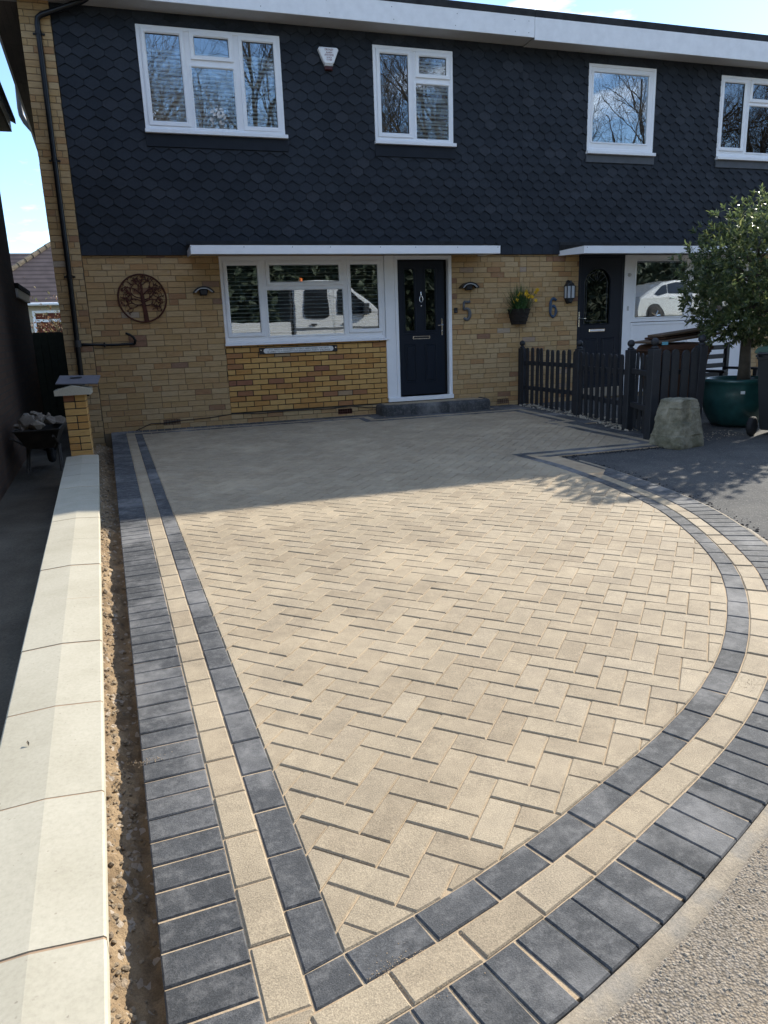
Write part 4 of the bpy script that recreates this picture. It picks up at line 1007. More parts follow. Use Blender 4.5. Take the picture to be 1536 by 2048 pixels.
for i in range(260):
    a = rng.uniform(0,6.28); r_ = rng.uniform(0,.14); out = rng.random()**1.4
    blade(b, (r_*math.cos(a), -abs(r_*math.sin(a))*.8+.05, rng.uniform(-.02,.02)), Vector((math.cos(a)*out*1.1, -abs(math.sin(a))*out*.7, 1)), rng.uniform(.22,.46), rng.uniform(.005,.008), rng.uniform(.2,2.2)*out+.1)
obj('foliage', b, LEAFD, da)
pet = MB()
for i in range(6):
    a = i*math.pi/3; c_, s_ = math.cos(a), math.sin(a); pet.add([(0,0,0),(.018*c_-.010*s_,.002,.018*s_+.010*c_),(.036*c_,.0,.036*s_),(.018*c_+.010*s_,.002,.018*s_-.010*c_)], [(0,1,2,3)])
pet.lathe([(.007,0),(.010,-.012),(.013,-.022),(.010,-.020),(.006,-.006)], 8, axis='y')
pm = pet.mesh('flower'); pm.materials.append(YELLOW)
for i in range(17):
    x, z = rng.uniform(-.20,.26), rng.uniform(.17,.34)-abs(rng.gauss(0,.03)); y = rng.uniform(-.12,.0)
    st = MB(); st.tube([(x*.4,y*.6,0),(x*.8,y,z*.7),(x,y,z)], .0028, 4); f = obj('stem', st, LEAFD, da)
    o = bpy.data.objects.new('flower', pm); o.location = (x, y-.012, z); o.rotation_euler = (rng.uniform(-.4,.5), rng.uniform(0,1), rng.uniform(-.9,.9)); s_ = rng.uniform(.85,1.15); o.scale = (s_,)*3; link(o, f)
# cable along the foot of the wall
b = MB(); b.tube([(1.22,-.04,-.0),(1.36,-.012,.055),(1.44,-.010,.085),(1.62,-.012,.080),(1.80,-.010,.100),(2.0,-.008,.105),(2.30,-.008,.115),(2.56,-.006,.14),(2.62,.006,.15),(3.0,.006,.125),(3.5,.006,.135),(4.1,.006,.125),(4.45,.006,.145),(4.70,.0,.11),(4.86,-.02,.10)], .006, 6)
tag(obj('cable', b, BLACK, smooth=True), 'thin black cable trailing along the foot of the brick wall', 'cable')
# ------------------------------------------------------------------ door step
st = thing('door_step', 'low step with rounded charcoal kerb blocks in front of the navy door', 'step', (0,0,0))
pth = [Vector((4.93,-.03)),Vector((4.93,-.28))]+[Vector((5.01-.08*math.cos(R(a)), -.28-.08*math.sin(R(a)))) for a in (15,30,45,60,75,90)]+[Vector((6.56,-.36))]+[Vector((6.56+.08*math.sin(R(a)), -.28-.08*math.cos(R(a)))) for a in (15,30,45,60,75,90)]+[Vector((6.64,-.03))]
cl = [0.]
for i in range(1, len(pth)): cl.append(cl[-1]+(pth[i]-pth[i-1]).length)
def on_path(s_):
    i = max(k for k in range(len(cl)-1) if cl[k] <= s_+1e-9); t = (s_-cl[i])/(cl[i+1]-cl[i]); p = pth[i].lerp(pth[i+1], t); d = (pth[i+1]-pth[i]).normalized(); return p, Vector((d.y, -d.x))*1
prof = [(0,.162),(.030,.162),(.058,.150),(.074,.125),(.078,.09),(.078,-.05),(0,-.05)]
nbk = 21; bl_ = cl[-1]/nbk
for k in range(nbk):
    b = MB(); ss_ = [k*bl_+.0012+(bl_-.0024)*i/4 for i in range(5)]; vs = []
    for s_ in ss_:
        p, nn = on_path(min(s_, cl[-1]-1e-4))
        for o_, z in prof: vs.append((p.x+nn.x*(o_-.0), p.y+nn.y*(o_-.0), z-.004))
    m_ = len(prof); b.add(vs, [(i*m_+j, i*m_+(j+1)%m_, (i+1)*m_+(j+1)%m_, (i+1)*m_+j) for i in range(4) for j in range(m_)]+[tuple(range(m_)), tuple(range(4*m_,5*m_))[::-1]])
    o = obj('kerb_block', b, CHAR, st); o.location.z = random.uniform(-.0015,.0015)
obj('tread_bed', MB().box(4.934,6.636,-.355,-.03,-.1,.146), SAND, st)
pieces(st, 'tread_block', 'tread_field', [[(4.937+i*.2035,-.352+j*.106),(4.937+i*.2035+.2,-.352+j*.106),(4.937+i*.2035+.2,-.352+j*.106+.1035),(4.937+i*.2035,-.352+j*.106+.1035)] for i in range(8) for j in range(3)], CREAM, .03, .003, 'xy', base=.158)
# ------------------------------------------------------------------ picket fences
def post(par, x, y, h, r=.05, rz=0., lean=0.):
    o = obj('post', MB().bbox(-r,r,-r,r,-.1,h,.006), FENCE, par, (x,y,gz(y)), (0,lean,rz))
    b = MB(); b.lathe([(.036,h),(.044,h+.012),(.040,h+.022),(.020,h+.034),(.018,h+.040)]+[(.046*math.sin(R(a)), h+.078-.046*math.cos(R(a))) for a in range(25,180,15)]+[(.001,h+.1245)], 18); obj('ball_finial', b, FENCE, o, smooth=True)
    return o
def pickets(par, p0, p1, n_, h, wd, side, z0=.03, rails=(.30,.70), hv=.012, rail_in=.0):
    p0, p1 = Vector(p0), Vector(p1); d = (p1-p0); L_ = d.length; d.normalize(); nn = Vector((-d.y, d.x))*side; rz = math.atan2(d.y, d.x)
    prof = [(-wd/2,0),(wd/2,0),(wd/2,h-wd*.45)]+[(wd/2*math.cos(R(a)), h-wd*.45+wd*.45*math.sin(R(a))) for a in (30,60,90,120,150)]+[(-wd/2,h-wd*.45)]
    me = MB().prism(prof, -.009, .009, 'xz').mesh('picket'); me.materials.append(FENCE)
    for i in range(n_):
        f = (i+.5)/n_; q = p0+d*L_*f+nn*.028
        o = bpy.data.objects.new('picket', me); o.location = (q.x, q.y, gz(q.y)+z0+random.uniform(-hv,hv)); o.rotation_euler = (random.gauss(0,.006), random.gauss(0,.008), rz); link(o, par)
    for z in rails:
        q = (p0+p1)/2; obj('rail', MB().bbox(-L_/2+.02, L_/2-.02, -.018,.018,-.032,.032,.004), FENCE, par, (q.x, q.y, gz(q.y)+z), (0, 0, rz))
fa = thing('picket_fence', 'dark picket fence with ball finials running out from the brick wall', 'fence', (0,0,0), 0, 'dark picket fences')
post(fa, 7.415,-.09,.92); post(fa, 7.44,-1.74,.955); pickets(fa, (7.415,-.09), (7.44,-1.74), 11, .90, .075, -1)
fb = thing('picket_gate', 'dark picket gate between two ball topped posts before the arched door', 'gate', (0,0,0), 0, 'dark picket fences')
post(fb, 7.245,-3.18,.99); pickets(fb, (7.44,-1.79), (7.245,-3.13), 8, .89, .085, -1)
fc = thing('picket_fence', 'short dark fence return between the gate and the post behind the stone', 'fence', (0,0,0), 0, 'dark picket fences')
post(fc, 6.985,-3.96,1.035,.055); pickets(fc, (7.245,-3.23), (6.985,-3.92), 4, .93, .085, 1, rails=(.33,.74))
fd = thing('picket_fence', 'wide board dark fence panel behind the mossy stone with a leaning end post', 'fence', (0,0,0), 0, 'dark picket fences')
post(fd, 7.80,-3.74,1.035,.055,0,.03); pickets(fd, (7.04,-3.955), (7.77,-3.75), 4, .98, .135, -1, rails=())
for z in (.33,.74): obj('rail', MB().bbox(-.36,.36,.03,.06,-.03,.03,.004), FENCE, fd, (7.40,-3.85,gz(-3.85)+z), (0,0,math.atan2(.205,.73)))
sp = []
for i in range(420):
    t = random.random(); y = -.12-t*3.2; x = 7.32+random.uniform(-.02,.35)-(.2 if y < -2.4 else 0)*sst((-2.0-y)/1.2); r = random.choice((.008,.012,.016,.022)); sp.append((x, y, gz(y)+r*.3-.01, r))
GRAV = stone_mat('pale gravel', [(.3, (.22,.18,.13)), (.55, (.42,.37,.29)), (.8, (.60,.55,.46))], 12, .3, island=True)
o = pebbles('gravel_strip', sp, GRAV); tag(o, 'pale gravel along the foot of the dark picket fence', 'gravel')
# ------------------------------------------------------------------ staddle stone
b = MB(); rings = 40; m_ = 72; H_ = .535
for i in range(rings+1):
    f = i/rings; hw = .243-.090*f**1.05; 
    if f > .95: hw -= .035*((f-.95)/.05)**2
    if f < .06: hw -= .01*(1-f/.06)
    for j in range(m_):
        a = 2*math.pi*j/m_; c_, s_ = math.cos(a), math.sin(a); k = 1/(abs(c_)**9+abs(s_)**9)**(1/9)
        p = Vector((hw*k*c_*1.02, hw*k*s_*.92, f*H_))
        n_ = .013*mnoise.noise(p*4+Vector((3,1,0)))+.022*(mnoise.cell(p*7)-.5)*.6+.014*mnoise.noise(p*12)+.007*mnoise.noise(p*30)
        b.v.append(tuple(p+Vector((c_,s_,.25))*n_))
for i in range(rings):
    for j in range(m_): b.f.append((i*m_+j, i*m_+(j+1)%m_, (i+1)*m_+(j+1)%m_, (i+1)*m_+j)); b.mi.append(0)
b.v.append((0,0,H_-.004)); top = len(b.v)-1
for j in range(m_): b.f.append((rings*m_+j, rings*m_+(j+1)%m_, top)); b.mi.append(0)
tag(obj('staddle_stone', b, STADDLE, None, (7.03,-4.36,gz(-4.36)-.022), (0,0,.22), False), 'squat tapering mossy stone standing on the tarmac before the fence', 'stone')
# ------------------------------------------------------------------ green pot and tree
PT = (8.66,-3.48)
pt = thing('planter_pot', 'large green glazed pot holding the clipped tree', 'pot', (PT[0],PT[1],gz(PT[1])-.006))
b = MB().lathe([(.26,0),(.31,.05),(.37,.16),(.405,.30),(.41,.42),(.405,.52),(.415,.545),(.43,.565),(.43,.585),(.415,.60),(.385,.60),(.37,.58),(.365,.50)], 48); obj('pot_body', b, POTG, pt, smooth=True); obj('compost', MB().lathe([(.36,.49),(.36,.51)], 32), COMPOST, pt)
b = MB(); a0 = math.atan2(CAM.y-PT[1], CAM.x-PT[0])+.12
for i in range(4):
    for z in (.425,.462): b.v.append((.4125*math.cos(a0+i*.04), .4125*math.sin(a0+i*.04), z))
b.f = [(0,2,3,1),(2,4,5,3),(4,6,7,5)]; b.mi = [0]*3; obj('paper_label', b, PLQ, pt)
tr = thing('standard_tree', 'clipped evergreen tree with a glossy round crown growing from the green pot', 'tree', (PT[0]+.12,PT[1]+.02,.45))
b = MB(); b.tube([(0,0,0),(.015,.02,.25),(-.015,0,.5),(.02,.02,.8),(.06,.03,1.25),(.05,.0,1.7)], [.085,.07,.062,.058,.04,.015], 12)
rng = random.Random(31)
for i in range(26):
    a = rng.uniform(0,6.28); z = rng.uniform(.62,1.5); ln_ = rng.uniform(.35,.75); d = Vector((math.cos(a),math.sin(a),rng.uniform(.1,.8))).normalized(); p = Vector((.03,.02,z)); b.tube([p, p+d*ln_*.5+Vector((0,0,.03)), p+d*ln_], [.016,.010,.004], 6)
obj('trunk', b, BARK, tr, smooth=True)
CR = Vector((.12,-.10,1.24)); b = MB(); cl_ = []
def leaf(b, p, n_, up, ln_, wd):
    t = up.normalized(); s_ = t.cross(n_).normalized(); n2 = s_.cross(t)
    q = [p, p+t*ln_*.35+s_*wd+n2*wd*.35, p+t*ln_*.72+s_*wd*.8+n2*wd*.25, p+t*ln_-n2*ln_*.10, p+t*ln_*.72-s_*wd*.8+n2*wd*.25, p+t*ln_*.35-s_*wd+n2*wd*.35, p+t*ln_*.5]
    b.add(q, [(0,1,6),(1,2,6),(2,3,6),(3,4,6),(4,5,6),(5,0,6)])
nclump = 2100
for i in range(nclump):
    d = Vector((rng.gauss(0,1),rng.gauss(0,1),rng.gauss(0,1))).normalized(); k = rng.random()**.30
    lump = 1+.24*mnoise.noise(d*2.3+Vector((4,0,0)))+.16*mnoise.noise(d*5)
    rad = Vector((1.0,.98,1.0 if d.z > 0 else .77)); c_ = CR+Vector((d.x*rad.x,d.y*rad.y,d.z*rad.z))*k*lump
    ax = (d+Vector((0,0,.55))+Vector((rng.gauss(0,.35),rng.gauss(0,.35),rng.gauss(0,.3)))).normalized()
    for j in range(rng.randint(9,13)):
        a = rng.uniform(0,6.28); o1 = ax.orthogonal().normalized(); o2 = ax.cross(o1); side = o1*math.cos(a)+o2*math.sin(a); f = rng.random()
        t = (ax*(.35+f*.9)+side*(1.0-f*.5)).normalized(); leaf(b, c_+ax*f*.06, ax, t, rng.uniform(.05,.088), rng.uniform(.009,.014))
stuff(obj('crown', b, LEAF, tr))
# ------------------------------------------------------------------ bins
def wheelie(name, label, loc, rz, mat, lidmat, s_=1., lidtilt=0.):
    t = thing(name, label, 'bin', loc, rz, 'wheelie bins'); b = MB()
    def rect(x, y, z, yo=0): return [(-x,-y+yo,z),(x,-y+yo,z),(x,y+yo,z),(-x,y+yo,z)]
    vs = rect(.23,.25,.06)+rect(.27,.31,.60)+rect(.285,.345,.90)+rect(.305,.365,.905)+rect(.305,.365,.955)
    b.add(vs, [(0,3,2,1)]+[(i*4+j, i*4+(j+1)%4, (i+1)*4+(j+1)%4, (i+1)*4+j) for i in range(4) for j in range(4)]+[(16,17,18,19)])
    bm = bmesh.new(); me = b.mesh('body'); bm.from_mesh(me); bmesh.ops.bevel(bm, geom=[e for e in bm.edges], offset=.012, segments=2, affect='EDGES'); bm.to_mesh(me); bm.free(); me.materials.append(mat)
    o = obj('body', me, None, t); b = MB()
    for x in (-.2,-.1,0,.1,.2): b.bbox(x-.012,x+.012,-.36,-.30,.35,.88,.004)
    lid = MB(); vs = rect(.315,.385,.958,-.005)+rect(.315,.385,.985,-.005)+rect(.29,.35,1.03,-.0)+rect(.20,.24,1.05,.0)
    lid.add(vs, [(0,3,2,1)]+[(i*4+j, i*4+(j+1)%4, (i+1)*4+(j+1)%4, (i+1)*4+j) for i in range(3) for j in range(4)]+[(12,13,14,15)])
    me = lid.mesh('lid'); bm = bmesh.new(); bm.from_mesh(me); bmesh.ops.bevel(bm, geom=[e for e in bm.edges], offset=.010, segments=2, affect='EDGES'); bm.to_mesh(me); bm.free(); me.materials.append(lidmat)
    obj('lid', me, None, t); obj('handle', MB().tube([(-.24,.40,.93),(-.24,.45,.96),(.24,.45,.96),(.24,.40,.93)], .017, 8), mat, t)
    for x in (-.27,.27):
        wv = obj('wheel', MB().lathe([(.05,-.03),(.095,-.032),(.115,-.02),(.115,.02),(.095,.032),(.05,.03)], 28, (x,.37,.115), axis='x'), TYRE, t, smooth=True); obj('hub', MB().lathe([(.06,-.022),(.065,.022)], 16, (x,.37,.115), axis='x'), mat, wv)
    return t
wheelie('wheelie_bin', 'black wheelie bin with a green lid at the right edge in front of the pot', (8.66,-4.32,gz(-4.32)-.016), R(115), BINB, BINL)
wheelie('wheelie_bin', 'brown wheelie bin behind the dark board fence', (8.25,-2.75,gz(-2.75)-.016), R(80), BROWN, BROWN)
for i, (x, y, z, ln_, wd, rz, ry, lab) in enumerate(((8.32,-2.72,1.045,1.05,.55,.05,-.085,'long brown board lowest of the stack on the brown bin'),(8.42,-2.66,1.085,.95,.36,.12,-.075,'brown board in the middle of the stack on the brown bin'),(8.36,-2.74,1.122,.86,.30,.02,-.09,'thin dark board topmost of the stack on the brown bin'))):
    tag(obj('board', MB().bbox(-ln_/2,ln_/2,-wd/2,wd/2,-.012,.014,.004), BOARDB if i != 1 else BROWN, None, (x,y,z), (0,ry,rz)), lab, 'board', 'boards on the brown bin')
bn = thing('garden_bench', 'dark slatted garden bench behind the green pot', 'bench', (9.35,-2.2,gz(-2.2)-.016), R(12))
for x in (-.38,.38): obj('leg', MB().bbox(x-.035,x+.035,-.03,.03,0,.98,.006), FENCE, bn); obj('leg', MB().bbox(x-.03,x+.03,-.52,-.46,0,.62,.006), FENCE, bn); obj('arm', MB().bbox(x-.035,x+.035,-.54,.0,.60,.635,.005), FENCE, bn)
for z in (.50,.63,.76,.89): obj('back_slat', MB().bbox(-.345,.345,-.012,.012,z,z+.065,.004), FENCE, bn)
for y in (-.48,-.38,-.28,-.18,-.08): obj('seat_slat', MB().bbox(-.40,.40,y-.04,y+.04,.40,.425,.004), FENCE, bn)
tag(obj('label_card', MB().bbox(-.05,.05,-.003,.003,0,.035,.001), plain('pale blue card', (.10,.35,.45), .5), None, (7.17,-3.90,1.005), (0,0,.2)), 'pale blue card tucked behind the fence pickets', 'card')
# ------------------------------------------------------------------ wheelbarrow of rubble in the passage
wb = thing('wheelbarrow', 'dirty wheelbarrow heaped with rubble in the dark side passage', 'wheelbarrow', (.18,-1.55,-.228))
wb.scale = (.84,1,1)
def rect2(x0, x1, y0, y1, z): return [(x0,y0,z),(x1,y0,z),(x1,y1,z),(x0,y1,z)]
b = MB(); vs = rect2(-.17,.17,-.22,.30,.30)+rect2(-.29,.29,-.40,.46,.53)+rect2(-.275,.275,-.385,.445,.535)+rect2(-.16,.16,-.21,.29,.31); b.add(vs, [(0,3,2,1)]+[(i*4+j, i*4+(j+1)%4, (i+1)*4+(j+1)%4, (i+1)*4+j) for i in range(3) for j in range(4)]+[(12,13,14,15)])
obj('tray', b, BARROW, wb); obj('tray_rim', MB().tube([(-.29,-.40,.532),(.29,-.40,.532),(.29,.46,.532),(-.29,.46,.532),(-.29,-.40,.532)], .012, 6), BARROW, wb)
for x in (-.2,.2): obj('leg', MB().tube([(x,-.05,.30),(x*1.1,-.22,.02),(x*1.1,-.05,.02),(x,.10,.30)], .016, 6), BARROW, wb)
for x in (-.22,.22): obj('handle', MB().tube([(x*.3,.55,.18),(x,-.2,.36),(x*1.15,-.75,.50)], .016, 6), BARROW, wb)
obj('wheel', MB().lathe([(.10,-.03),(.17,-.045),(.19,0),(.17,.045),(.10,.03)], 24, (0,.62,.19), axis='x'), TYRE, wb, smooth=True)
rng = random.Random(77); rub = MB()
def chunk(b, c_, r_, rg):
    bm = bmesh.new(); s_ = Vector((rg.uniform(.7,1.4),rg.uniform(.7,1.3),rg.uniform(.45,.9)))*r_
    for k in range(15): bm.verts.new(Vector((rg.gauss(0,1),rg.gauss(0,1),rg.gauss(0,1))).normalized()*rg.uniform(.8,1.05))
    h_ = bmesh.ops.convex_hull(bm, input=bm.verts); bmesh.ops.delete(bm, geom=list({e for e in h_['geom_interior']+h_['geom_unused'] if isinstance(e, bmesh.types.BMVert)}), context='VERTS'); M = Matrix.Rotation(rg.uniform(0,6),3,'Z')@Matrix.Rotation(rg.uniform(-.6,.6),3,'X')
    for v in bm.verts:
        v.co = M@Vector((v.co.x*s_.x, v.co.y*s_.y, v.co.z*s_.z))+Vector(c_)
    b.bm(bm); bm.free()
ck = []
for i in range(30): 
    x, y = rng.uniform(-.24,.24), rng.uniform(-.34,.40); ck.append((x, y, .54+rng.uniform(-.03,.03)+.13*(1-(x/.27)**2)*(1-(y/.42)**2), rng.uniform(.05,.11)))
for i, (x, y, z, r_) in enumerate(ck):
    b = MB(); chunk(b, (0,0,0), r_, rng); o = obj('rubble_lump', b, RUBBLE, None, (.18+x*.84,-1.55+y,-.228+z)); tag(o, 'lump of pale rubble heaped in the wheelbarrow', 'rubble', 'rubble in the wheelbarrow')
# ------------------------------------------------------------------ neighbouring building on the left
def nx_(y): return -.27-.047*y
m, n, l, bsdf = nodes('deep brown brick'); g = n.new('ShaderNodeNewGeometry'); sx = n.new('ShaderNodeSeparateXYZ'); l.new(g.outputs['Position'], sx.inputs[0]); cb = n.new('ShaderNodeCombineXYZ')  # dark brown brick pattern, same tones over the whole wall
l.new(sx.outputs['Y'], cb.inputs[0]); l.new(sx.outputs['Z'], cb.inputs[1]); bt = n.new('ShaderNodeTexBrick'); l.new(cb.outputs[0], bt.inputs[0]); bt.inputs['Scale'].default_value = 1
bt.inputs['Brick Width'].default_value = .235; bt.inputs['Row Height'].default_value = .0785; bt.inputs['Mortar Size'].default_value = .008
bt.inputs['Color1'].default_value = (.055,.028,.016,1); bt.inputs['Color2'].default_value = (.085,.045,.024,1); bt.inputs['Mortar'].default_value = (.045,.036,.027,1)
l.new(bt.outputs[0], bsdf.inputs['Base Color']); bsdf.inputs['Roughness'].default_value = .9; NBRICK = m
def skew_box(b, y0, y1, o0, o1, z0, z1):
    b.add([(nx_(y)+o, y, z) for z in (z0, z1) for y, o in ((y0,o0),(y0,o1),(y1,o1),(y1,o0))], [(0,3,2,1),(4,5,6,7),(0,1,5,4),(1,2,6,5),(2,3,7,6),(3,0,4,7)])
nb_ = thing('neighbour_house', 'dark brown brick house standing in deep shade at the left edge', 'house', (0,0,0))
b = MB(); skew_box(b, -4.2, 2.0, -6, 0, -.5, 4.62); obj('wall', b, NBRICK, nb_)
b = MB(); skew_box(b, -4.4, 2.14, -.05, .27, 4.40, 4.415); obj('soffit', b, SOFFITB, nb_); b = MB(); skew_box(b, -4.4, 2.15, .25, .275, 4.40, 4.56); skew_box(b, 2.135, 2.155, -3, .25, 4.40, 4.56); obj('fascia', b, PVC, nb_)
b = MB(); b.add([(nx_(y)+o, y, z) for y in (-4.5,2.24) for o, z in ((.34,4.53),(.34,4.60),(-3.2,6.6),(-3.2,6.5))], [(0,1,2,3),(7,6,5,4),(0,4,5,1),(1,5,6,2),(2,6,7,3),(3,7,4,0)]); obj('roof', b, FELT, nb_)
b = MB(); b.lathe([(.055,0),(.055,6.7)], 10); 
ex = thing('side_extension', 'low flat roofed side extension with white fascia beyond the dark house', 'extension', (0,0,0))
b = MB(); skew_box(b, 2.003, 3.95, -4, -.012, -.5, 2.02); obj('wall', b, NBRICK, ex); b = MB(); skew_box(b, 2.003, 4.06, -.05, .03, 1.985, 2.12); skew_box(b, 4.04, 4.06, -3, -.05, 1.985, 2.12); obj('fascia', b, PVCD, ex); b = MB(); skew_box(b, 2.003, 4.08, -4, .05, 2.121, 2.20); obj('roof', b, FELT, ex)
# back fence across the passage
bf = thing('back_fence', 'dark green board fence closing the end of the side passage', 'fence', (0,0,0))
FG = plain('dark green stain', (.014,.020,.012), .8, var=.3)
for i in range(11):
    x = -1.0+i*.135; obj('board', MB().bbox(x, x+.13, 5.0, 5.022, -.3, 1.475+random.uniform(-.006,.006), .003), FG, bf)
obj('post', MB().bbox(-.035,.055,4.94,5.0,-.3,1.61,.004), FG, bf); obj('rail', MB().bbox(-1.0,.45,5.022,5.06,1.1,1.18,.003), FG, bf)
b = MB(); b.box(-1.02,.5,5.07,5.09,-.3,1.45); obj('backing', b, FG, bf)
# scrub behind the fence
rng = random.Random(9)
def scrub(c_, r_, n_, label, mat):
    t = thing('garden_shrub', label, 'shrub', c_, 0, 'shrubs behind the fence'); b = MB()
    for i in range(26):
        a = rng.uniform(0,6.28); d = Vector((math.cos(a)*.6,math.sin(a)*.6,1)).normalized(); b.tube([(0,0,0), tuple(d*r_*.9), tuple(d*r_*1.7+Vector((rng.gauss(0,.06),0,0)))], [.012,.008,.003], 4)
    obj('stem', b, TWIG, t); b = MB()
    for i in range(n_):
        d = Vector((rng.gauss(0,.5),rng.gauss(0,.5),abs(rng.gauss(0,.6)))); p = Vector((d.x*r_,d.y*r_,.25*r_+d.z*r_*1.3)); leaf(b, p, Vector((rng.gauss(0,1),rng.gauss(0,1),1)), Vector((rng.gauss(0,1),rng.gauss(0,1),rng.gauss(.2,1))), rng.uniform(.05,.10), rng.uniform(.012,.022))
    stuff(obj('foliage', b, mat, t))
scrub((-.80,8.6,.85), .65, 420, 'tangled russet shrub behind the dark fence', SCRUB); scrub((-.22,8.8,1.05), .62, 420, 'russet shrub beside the brick corner behind the dark fence', SCRUB)
# bungalow behind
fh = thing('far_bungalow', 'far bungalow with brown tiled hip roof and white window beyond the passage', 'bungalow', (0,0,0))
m, n, l, bsdf = nodes('brown roof tile rows'); g = n.new('ShaderNodeNewGeometry'); wv = n.new('ShaderNodeTexWave'); wv.bands_direction = 'Z'; wv.inputs['Scale'].default_value = 1.9; wv.inputs['Distortion'].default_value = .15; l.new(g.outputs['Position'], wv.inputs['Vector'])
c_ = ramp(n, l, wv.outputs['Fac'], [(0,(.045,.030,.028)),(.3,(.085,.060,.055)),(1,(.105,.075,.068))]); x = noise(n, l, g.outputs['Position'], 2.5, 6, .6); l.new(mix(n, l, 1., c_, ramp(n, l, x, [(.3,(.75,)*3),(.7,(1.2,)*3)]), 'MULTIPLY'), bsdf.inputs['Base Color']); bsdf.inputs['Roughness'].default_value = .9; RTILE = m
RENDERW = plain('cream render', (.48,.43,.34), .9, var=.05)
obj('wall', MB().box(-4.2,6,19.3,27,-.5,2.75), RENDERW, fh)
b = MB(); b.add([(-4.7,19.0,2.66),(7,19.0,2.66),(7,28,2.66),(-4.7,28,2.66),(-1.55,21.9,5.08),(7,21.9,5.08),(-1.55,25,5.08)], [(0,1,5,4),(0,4,6,3),(4,5,6),(0,3,2,1),(1,2,5),(2,3,6,5)]); obj('roof', b, RTILE, fh)
b = MB(); b.add([(-14,22.2,2.66),(-1.6,22.2,2.66),(-1.6,28,2.66),(-14,28,2.66),(-14,25,5.06),(-1.5,25,5.06)], [(0,1,5,4),(3,4,5,2),(0,3,2,1),(0,4,3),(1,2,5)]); obj('rear_roof', b, RTILE, fh)
HIP = plain('hip tiles', (.17,.13,.085), .9, var=.3); hp = Vector((-4.7,19.0,2.70)); hq = Vector((-1.55,21.9,5.12))
for i in range(13): p, q = hp.lerp(hq, i/13), hp.lerp(hq, (i+.94)/13); obj('hip_tile', MB().tube([p, q], [.10,.085], 8), HIP, fh)
obj('gutter', MB().tube([(-4.7,18.94,2.66),(7,18.94,2.66)], .055, 8), PVCD, fh)
b = MB(); b.ring(-2.32,-1.05,.9,2.44,.09,19.3,19.22,.01); b.box(-2.28,-1.1,19.235,19.30,2.03,2.13); fw = obj('window', b, PVC, fh); obj('pane', MB().box(-2.25,-1.12,19.27,19.28,.95,2.38), plain('red curtain behind glass', (.13,.035,.022), .15), fw)
# ------------------------------------------------------------------ across the road: what the windows mirror
def vehicle(name, label, cat, loc, prof, width, windows, wheels, wr, extra=None, top=1.2, narrow=.10):
    t = thing(name, label, cat, loc); b = MB(); hw = width/2; b.prism(prof, hw, -hw, 'xz')
    zt = max(p[1] for p in prof)
    b.v = [(x, y*(1-narrow*max(0,(z-top)/(zt-top))), z) for x, y, z in b.v]
    me = b.mesh('body'); bm = bmesh.new(); bm.from_mesh(me); bmesh.ops.bevel(bm, geom=list(bm.edges), offset=.05, segments=2, affect='EDGES'); bm.to_mesh(me); bm.free(); me.materials.append(WHITEV); o = obj('body', me, None, t, smooth=True)
    for p in me.polygons: p.use_smooth = p.area < .05
    for wn in windows:
        b = MB()
        for s_ in (1,-1):
            vs = [(x, s_*(hw*(1-narrow*max(0,(z-top)/(zt-top)))+.008), z) for x, z in wn]; b.add(vs, [tuple(range(len(wn)))])
        obj('side_window', b, VGLASS, t)
    for x in wheels:
        for s_ in (1,-1):
            wv = obj('wheel', MB().lathe([(wr*.6,-.1),(wr*.95,-.1),(wr,-.06),(wr,.06),(wr*.95,.1),(wr*.6,.1)], 28, (x, s_*(hw-.08), wr), axis='y'), TYRE, t, smooth=True)
            b = MB(); b.lathe([(wr*.62,-.085),(wr*.62,.085)], 20, (x, s_*(hw-.07), wr), axis='y', m=0); obj('rim', b, LEADL, wv)
            b = MB()
            for k in range(5): a = k*2*math.pi/5; b.tube([(x, s_*(hw+.02), wr), (x+wr*.6*math.cos(a), s_*(hw+.02), wr+wr*.6*math.sin(a))], .028, 5)
            obj('rim_spoke', b, CHROME, wv)
    return t
VX, VY = 6.35, -14.5
van = vehicle('tipper_truck', 'white cab tipper truck parked across the road, mirrored in the ground floor window', 'truck', (VX,VY,road_z(VX+1,VY)), [(0,.42),(0,2.42),(.12,2.54),(.9,2.60),(1.55,2.56),(1.95,2.38),(3.05,1.50),(3.62,1.30),(3.86,1.05),(3.9,.42)], 2.0,
    [[(.38,1.42),(.46,1.34),(1.12,1.34),(1.20,1.42),(1.20,2.22),(1.12,2.30),(.46,2.30),(.38,2.22)],[(1.52,1.46),(2.68,1.46),(2.68,1.60),(1.98,2.22),(1.60,2.28),(1.52,2.2)]], (3.05,-1.25), .36, top=1.4)
b = MB(); b.bbox(-2.5,-.12,-1.0,1.0,.78,.88,.02)
for y in (-1.0,.96): b.bbox(-2.5,-.12,y,y+.04,.88,1.24,.01)
for x in (-2.5,-.2): b.bbox(x,x+.04,-.96,.96,.88,1.24,.01)
obj('tipper_body', b, WHITEV, van); obj('chassis', MB().box(-2.4,0,-.45,.45,.45,.78), BLACK, van); obj('headboard', MB().bbox(-.14,-.06,-.98,.98,.88,2.35,.01), BLACK, van)
b = MB()
for x in (.55,1.62): b.bbox(x,x+.2,1.0,1.03,1.12,1.17,.006)
obj('door_handle', b, BLACK, van); b = MB()
for x in (1.36,): b.box(x,x+.012,.999,1.003,.6,2.4)
b.box(0,3.2,.999,1.004,.98,1.04); obj('door_seam', b, LEADL, van); obj('beacon', MB().lathe([(.07,0),(.06,.1),(.03,.13)], 12, (.5,0,2.6)), plain('amber beacon', (.7,.16,.02), .3), van); obj('mirror', MB().bbox(2.35,2.55,1.02,1.22,1.42,1.78,.03), BLACK, van)
CX, CY = 19.95, -14.6
